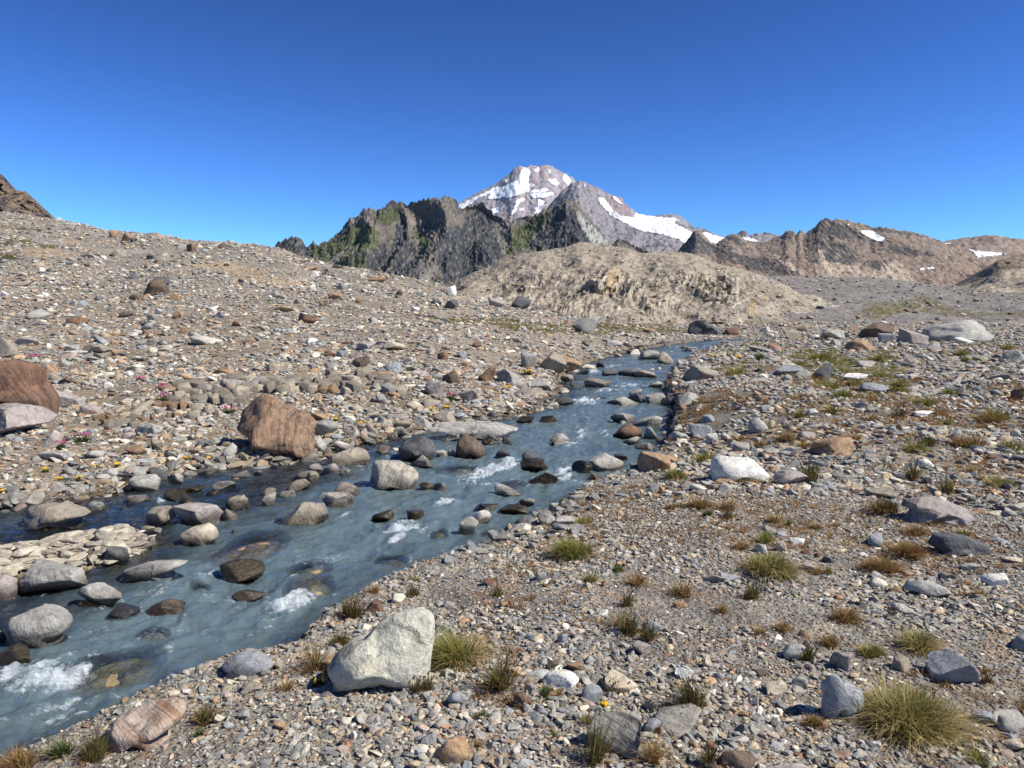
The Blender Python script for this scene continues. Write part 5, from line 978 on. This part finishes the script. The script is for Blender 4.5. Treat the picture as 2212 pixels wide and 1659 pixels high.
for it in '''9,1175,890,1385,1005,G 9,555,205,702,298,G 9,1005,680,1275,775,R 9,965,820,1115,925,R 9,838,890,955,1015,H 9,1205,360,1485,465,R 9,1345,265,1645,375,R 9,1235,25,1445,115,H 9,235,1500,355,1665,H 9,855,1290,1005,1405,R 9,1865,1555,2035,1665,G 9,235,65,335,135,L 9,365,75,465,155,H 9,485,515,625,645,H 9,680,740,800,830,R 9,560,780,640,850,R 9,40,490,210,620,R 9,1480,150,1640,250,R 9,1780,200,1910,255,G 9,900,420,1010,480,R 9,330,640,420,720,R 9,1930,1070,2040,1150,H 9,740,140,800,190,L 9,20,40,130,90,R 9,430,260,560,330,R 9,1370,690,1470,760,H 9,1880,560,1990,620,R 9,990,430,1050,480,G
8,1635,112,1752,188,G 8,1905,575,2012,685,H 8,1905,695,2062,865,H 8,1405,1145,1512,1235,L 8,235,595,362,765,H 8,1675,475,1792,535,G 8,1955,455,2085,555,R 8,1475,1405,1545,1475,G 8,640,480,700,525,G 8,1040,1300,1120,1360,L 8,630,1100,760,1210,H 8,720,1090,800,1200,H 8,1300,1180,1380,1290,R 8,1500,1150,1600,1220,R 8,2030,740,2160,900,H 8,1820,1100,1960,1210,H 8,380,530,460,600,R 8,1120,560,1230,620,H 8,1640,1330,1790,1400,G 8,1000,1470,1090,1540,R 8,600,560,730,620,H 8,1870,700,1960,800,R 8,1860,420,1960,470,L
7,455,1430,695,1625,H 7,1165,1240,1335,1405,H 7,765,1285,895,1375,L 7,2065,590,2175,755,H 7,1395,990,1485,1115,H 7,1700,1100,1790,1200,R 7,1960,840,2160,920,H 7,900,1260,980,1330,R 7,1180,1400,1250,1470,L
6,1495,480,1685,550,G 6,1445,745,1655,845,S 6,2035,735,2230,835,S 6,1965,945,2155,1055,S 6,175,775,335,905,S 6,0,915,205,1005,G 6,1295,875,1395,935,G 6,815,875,1005,1005,H 6,1475,855,1575,1005,H 6,1685,945,1815,1095,H 6,1235,1105,1455,1195,R 6,805,555,885,615,G 6,975,515,1105,595,G 6,1275,205,1425,275,G 6,1685,425,1865,495,G 6,875,205,1085,295,G 6,385,295,525,365,S 6,1105,370,1250,420,G 6,945,370,1110,450,S 6,1010,440,1180,500,G 6,1250,330,1450,380,S 6,1400,360,1530,430,S 6,1350,410,1520,470,G 6,790,255,900,300,S 6,560,220,640,260,L 6,1780,180,1900,240,S 6,1800,235,1920,275,G 6,2040,150,2180,200,S 6,960,120,1020,150,G 6,1920,560,2100,650,R 6,1740,700,1960,790,R 6,690,660,840,760,R 6,1100,690,1230,760,R 6,820,740,930,800,R 6,1560,720,1700,790,H 6,130,1080,330,1170,R 6,340,1100,480,1180,R 6,640,1170,760,1260,R 6,1380,560,1500,620,H 6,1240,570,1340,640,R 6,1620,540,1760,600,R 6,1660,610,1790,650,S 6,880,940,960,1020,H 6,1850,1080,1930,1140,H 6,900,1230,1000,1290,R 6,450,970,640,1020,R 6,430,700,520,770,R 6,560,720,640,800,R 6,1860,880,1970,950,R 6,2060,380,2180,420,G'''.split():
    q = it.split(','); tuft(int(q[0]), *[float(t) for t in q[1:5]], q[5])
LM2 = [r for r in ROCKS if r['short']]
for e, cx_, cy_, big, ty, lab in TUFTS:
    if lab: e['label'] = lab; continue
    size = 'large' if big > 75 else 'mid-sized' if big > 45 else 'small'; kind = {'S': 'straw and green grass tuft', 'G': 'green grass tuft', 'R': 'rusty dry grass tuft', 'H': 'thin dark rush tuft', 'L': 'fresh green leafy tuft'}[ty]
    for q in sorted(LM2, key=lambda q: math.hypot(q['px'] - cx_, 1.3 * (q['py'] - cy_)))[:9]:
        dx, dy = cx_ - q['px'], cy_ - q['py']; d_ = math.hypot(dx, dy); fr = 'just ' if d_ < q['w'] else '' if d_ < 190 else 'well '
        if abs(dx) > 1.6 * abs(dy): w_ = fr + ('right of' if dx > 0 else 'left of')
        else: w_ = ('close ' if fr == 'just ' else 'some way ' if fr else '') + ('behind' if dy < 0 else 'in front of')
        lb = f"{size} {kind} {w_} {q['short']}"
        if lb not in used: used[lb] = 1; e['label'] = lb; break
    else: e['label'] = lb; e['group'] = 'look-alikes ' + lb
# thin dry wisps and short turf nobody could count
def small_tufts(name, n, mt_idx, sd):
    c = bpy.data.collections.new(name)
    for k in range(n):
        V, f, _ = blades(26, .5, 1.0, .05, sd + k, .8, .6, .6); o = bpy.data.objects.new(name, mesh_np(name, V, f, mt_idx, False)); c.objects.link(o)
    return c
def wisps(name, label, x, y, s0, s1, coll, keep):
    ins = inpoly(x, y, WPOLY); ok = keep & ~ins; x, y = x[ok], y[ok]; n = len(x); s = rng.uniform(s0, s1, n) * np.clip(y / 9, .7, 2.2)
    scatter(name, label, np.stack([x, y, H(x, y)], 1), np.stack([0 * s, 0 * s, rng.uniform(0, 6.28, n)], 1), np.stack([s, s, s * rng.uniform(.6, 1.1, n)], 1), rng.integers(0, len(coll.objects), n), np.ones((n, 3)), coll)
cr = small_tufts('dry_wisp_shape', 5, MRD, 50); cg = small_tufts('turf_shape', 5, MGR, 80); cs = small_tufts('straw_shape', 4, MST, 120)
x, y = polar(22000, 3.0, 19); k = (dline(x, y, RIGHT) < dline(x, y, LEFT)) & (fbm(x * .55, y * .55, 9.1, 3, 4) > -.02) & (x > -.2) & (rng.uniform(0, 1, len(x)) < np.where(y > 8.5, .38, .9)); wisps('dry_wisps', 'thin rusty dry grass wisps among the pebbles', x, y, .06, .14, cr, k)
x, y = polar(90000, 9, 62); z_ = H(x, y); px, py = proj(x, y, z_); tm = np.zeros(len(x), bool)
TURF = [zc(6, p) for p in ([(860, 200), (1090, 200), (1100, 300), (860, 300)], [(1260, 200), (1440, 200), (1440, 280), (1260, 280)], [(380, 295), (540, 295), (540, 370), (380, 370)], [(1480, 475), (1700, 475), (1700, 560), (1480, 560)], [(1850, 555), (2160, 555), (2160, 680), (1850, 680)], [(1430, 735), (1670, 735), (1670, 850), (1430, 850)], [(2020, 725), (2300, 725), (2300, 845), (2020, 845)], [(640, 660), (900, 660), (900, 800), (640, 800)], [(930, 500), (1120, 500), (1120, 600), (930, 600)])]
for p in MOSS_POLY + TURF: tm |= inpoly(px + 8 * noise(px / 15, py / 6, 1), py, p)
k = tm & (fbm(x * .7, y * .7, 2.1, 3, 8) > -.15); wisps('short_turf', 'short green turf between the far stones', x, y, .04, .10, cg, k); wisps('straw_turf', 'straw coloured turf between the far stones', x, y, .04, .10, cs, k & (rng.uniform(0, 1, len(x)) < .5))
x, y = polar(4200, 7, 40); k = (dline(x, y, RIGHT) < dline(x, y, LEFT)) & (fbm(x * .3, y * .3, 5.1, 3, 14) > .1); wisps('sparse_turf', 'sparse turf on the right gravel bar', x, y, .05, .13, cg, k)
# flowering herbs
def herb(zm, x0, y0, x1, y1, petal, nm, label, npet):
    (X0, Y0), (X1, Y1) = zc(zm, [(x0, y0), (x1, y1)]); cx_ = (X0 + X1) / 2; g = at_ground(cx_, Y1); sc = g[1] / FPX; R = (X1 - X0) / 2 * sc; Hh = max((Y1 - Y0) * sc * .9, R * .5); sd = int(x0 * 7 + y0)
    e = bpy.data.objects.new(nm, None); COL.objects.link(e); e.location = g; e.empty_display_size = .05; e['label'] = label; e['category'] = 'flowers'; e['group'] = 'flowering herbs on the banks'
    V, f, tips = blades(90, R / 1.2, Hh * .85, .012 * max(1, g[1] / 9), sd, .7, .3, .6, 60); link('leaves', mesh_np('leaves', V, f, MLF, False), e)
    r = np.random.default_rng(sd); t = tips[np.argsort(-tips[:, 2])[:npet]] + np.array([0, 0, Hh * .12]); V2, f2 = blob_heads(t, .0085 * max(1, g[1] / 8), sd); link('petals', mesh_np('petals', V2, f2, petal), e)
PK = [((4, 1020, 478, 1152, 558), 'pink flowers on the tan outcrop, largest clump'), ((4, 478, 738, 612, 834), 'pink flower clump above the flat grey stone at left'), ((4, 368, 778, 442, 884), 'tall pink flower clump left of the bigger low one'), ((4, 1498, 573, 1582, 644), 'small pink flower clump beside the big banded boulder'), ((4, 1038, 428, 1112, 474), 'faint pink herb above the largest pink clump'), ((4, 208, 230, 282, 284), 'tiny pink herb behind the rust block at left edge'), ((5, 793, 413, 888, 480), 'pink flowers on the left bank beside the stream bend'), ((4, 900, 370, 970, 430), 'faint pink herb among cobbles left of the outcrop')]
for a, lb in PK: herb(*a, MPK, 'pink_flower_clump', lb, 16)
YL = [((4, 772, 958, 818, 1002), 'bright yellow flowers on the left bank above the channel inlet'), ((4, 1213, 918, 1282, 958), 'yellow flowers left of the big banded boulder'), ((4, 1368, 923, 1418, 953), 'small yellow flowers nearest the big banded boulder'), ((4, 1088, 948, 1122, 974), 'tiny yellow flower tuft midway along the left bank'), ((4, 373, 1058, 452, 1098), 'yellow flower patch on the far left bank'), ((4, 498, 1043, 562, 1090), 'dense yellow flower patch beside the left channel'), ((4, 168, 1128, 212, 1158), 'low yellow flowers above the wide tan bank stone'), ((4, 0, 1138, 42, 1174), 'yellow flowers at the left edge of the picture'), ((5, 708, 513, 782, 544), 'yellow flowers above the whaleback slab, left clump'), ((5, 788, 503, 857, 530), 'yellow flowers above the whaleback slab, right clump'), ((5, 1238, 288, 1342, 334), 'yellow flowers below the upright grey boulder upstream'), ((5, 1148, 388, 1212, 414), 'yellow flowers behind the tan slab with a white line'), ((5, 163, 573, 202, 600), 'tiny yellow flowers right of the big banded boulder'), ((6, 298, 218, 342, 244), 'yellow flowers on the right bank far upstream'), ((6, 408, 218, 502, 254), 'yellow green flower cushion on the right bank upstream'), ((8, 38, 1070, 112, 1170), 'bright yellow flowers at the left foot of the pale wedge boulder'), ((8, 1788, 1250, 1852, 1288), 'two yellow flowers below the flat cream stone'), ((5, 300, 595, 370, 625), 'yellow flowers on the bank between banded boulder and whaleback slab'), ((4, 280, 990, 340, 1035), 'scattered yellow flowers above the far left bank'), ((4, 600, 975, 660, 1010), 'pale yellow flowers left of the brightest clump')]
for a, lb in YL: herb(*a, MYL, 'yellow_flower_clump', lb, 14 if a[0] != 8 else 6)

# ------------------------------------------------------------------ thin mountain air
hb = NB('thin_air'); hb.n.remove(hb.b); pv = hb.new('ShaderNodeVolumePrincipled'); pv.inputs['Color'].default_value = (.42, .70, 1.0, 1); pv.inputs['Density'].default_value = 1.6e-5; pv.inputs['Anisotropy'].default_value = 0.0
hb.l(pv.outputs[0], hb.out.inputs['Volume'])
hx, hy0, hy1, hz0, hz1 = 9500, -9500, 9500, -60, 1250
hv = [(a, b_, c) for c in (hz0, hz1) for b_ in (hy0, hy1) for a in (-hx, hx)]
link('haze', mesh_np('haze', hv, [[0, 2, 3, 1], [4, 5, 7, 6], [0, 1, 5, 4], [2, 6, 7, 3], [0, 4, 6, 2], [1, 3, 7, 5]], hb.m, False), kind='stuff', label='thin bluish mountain air')
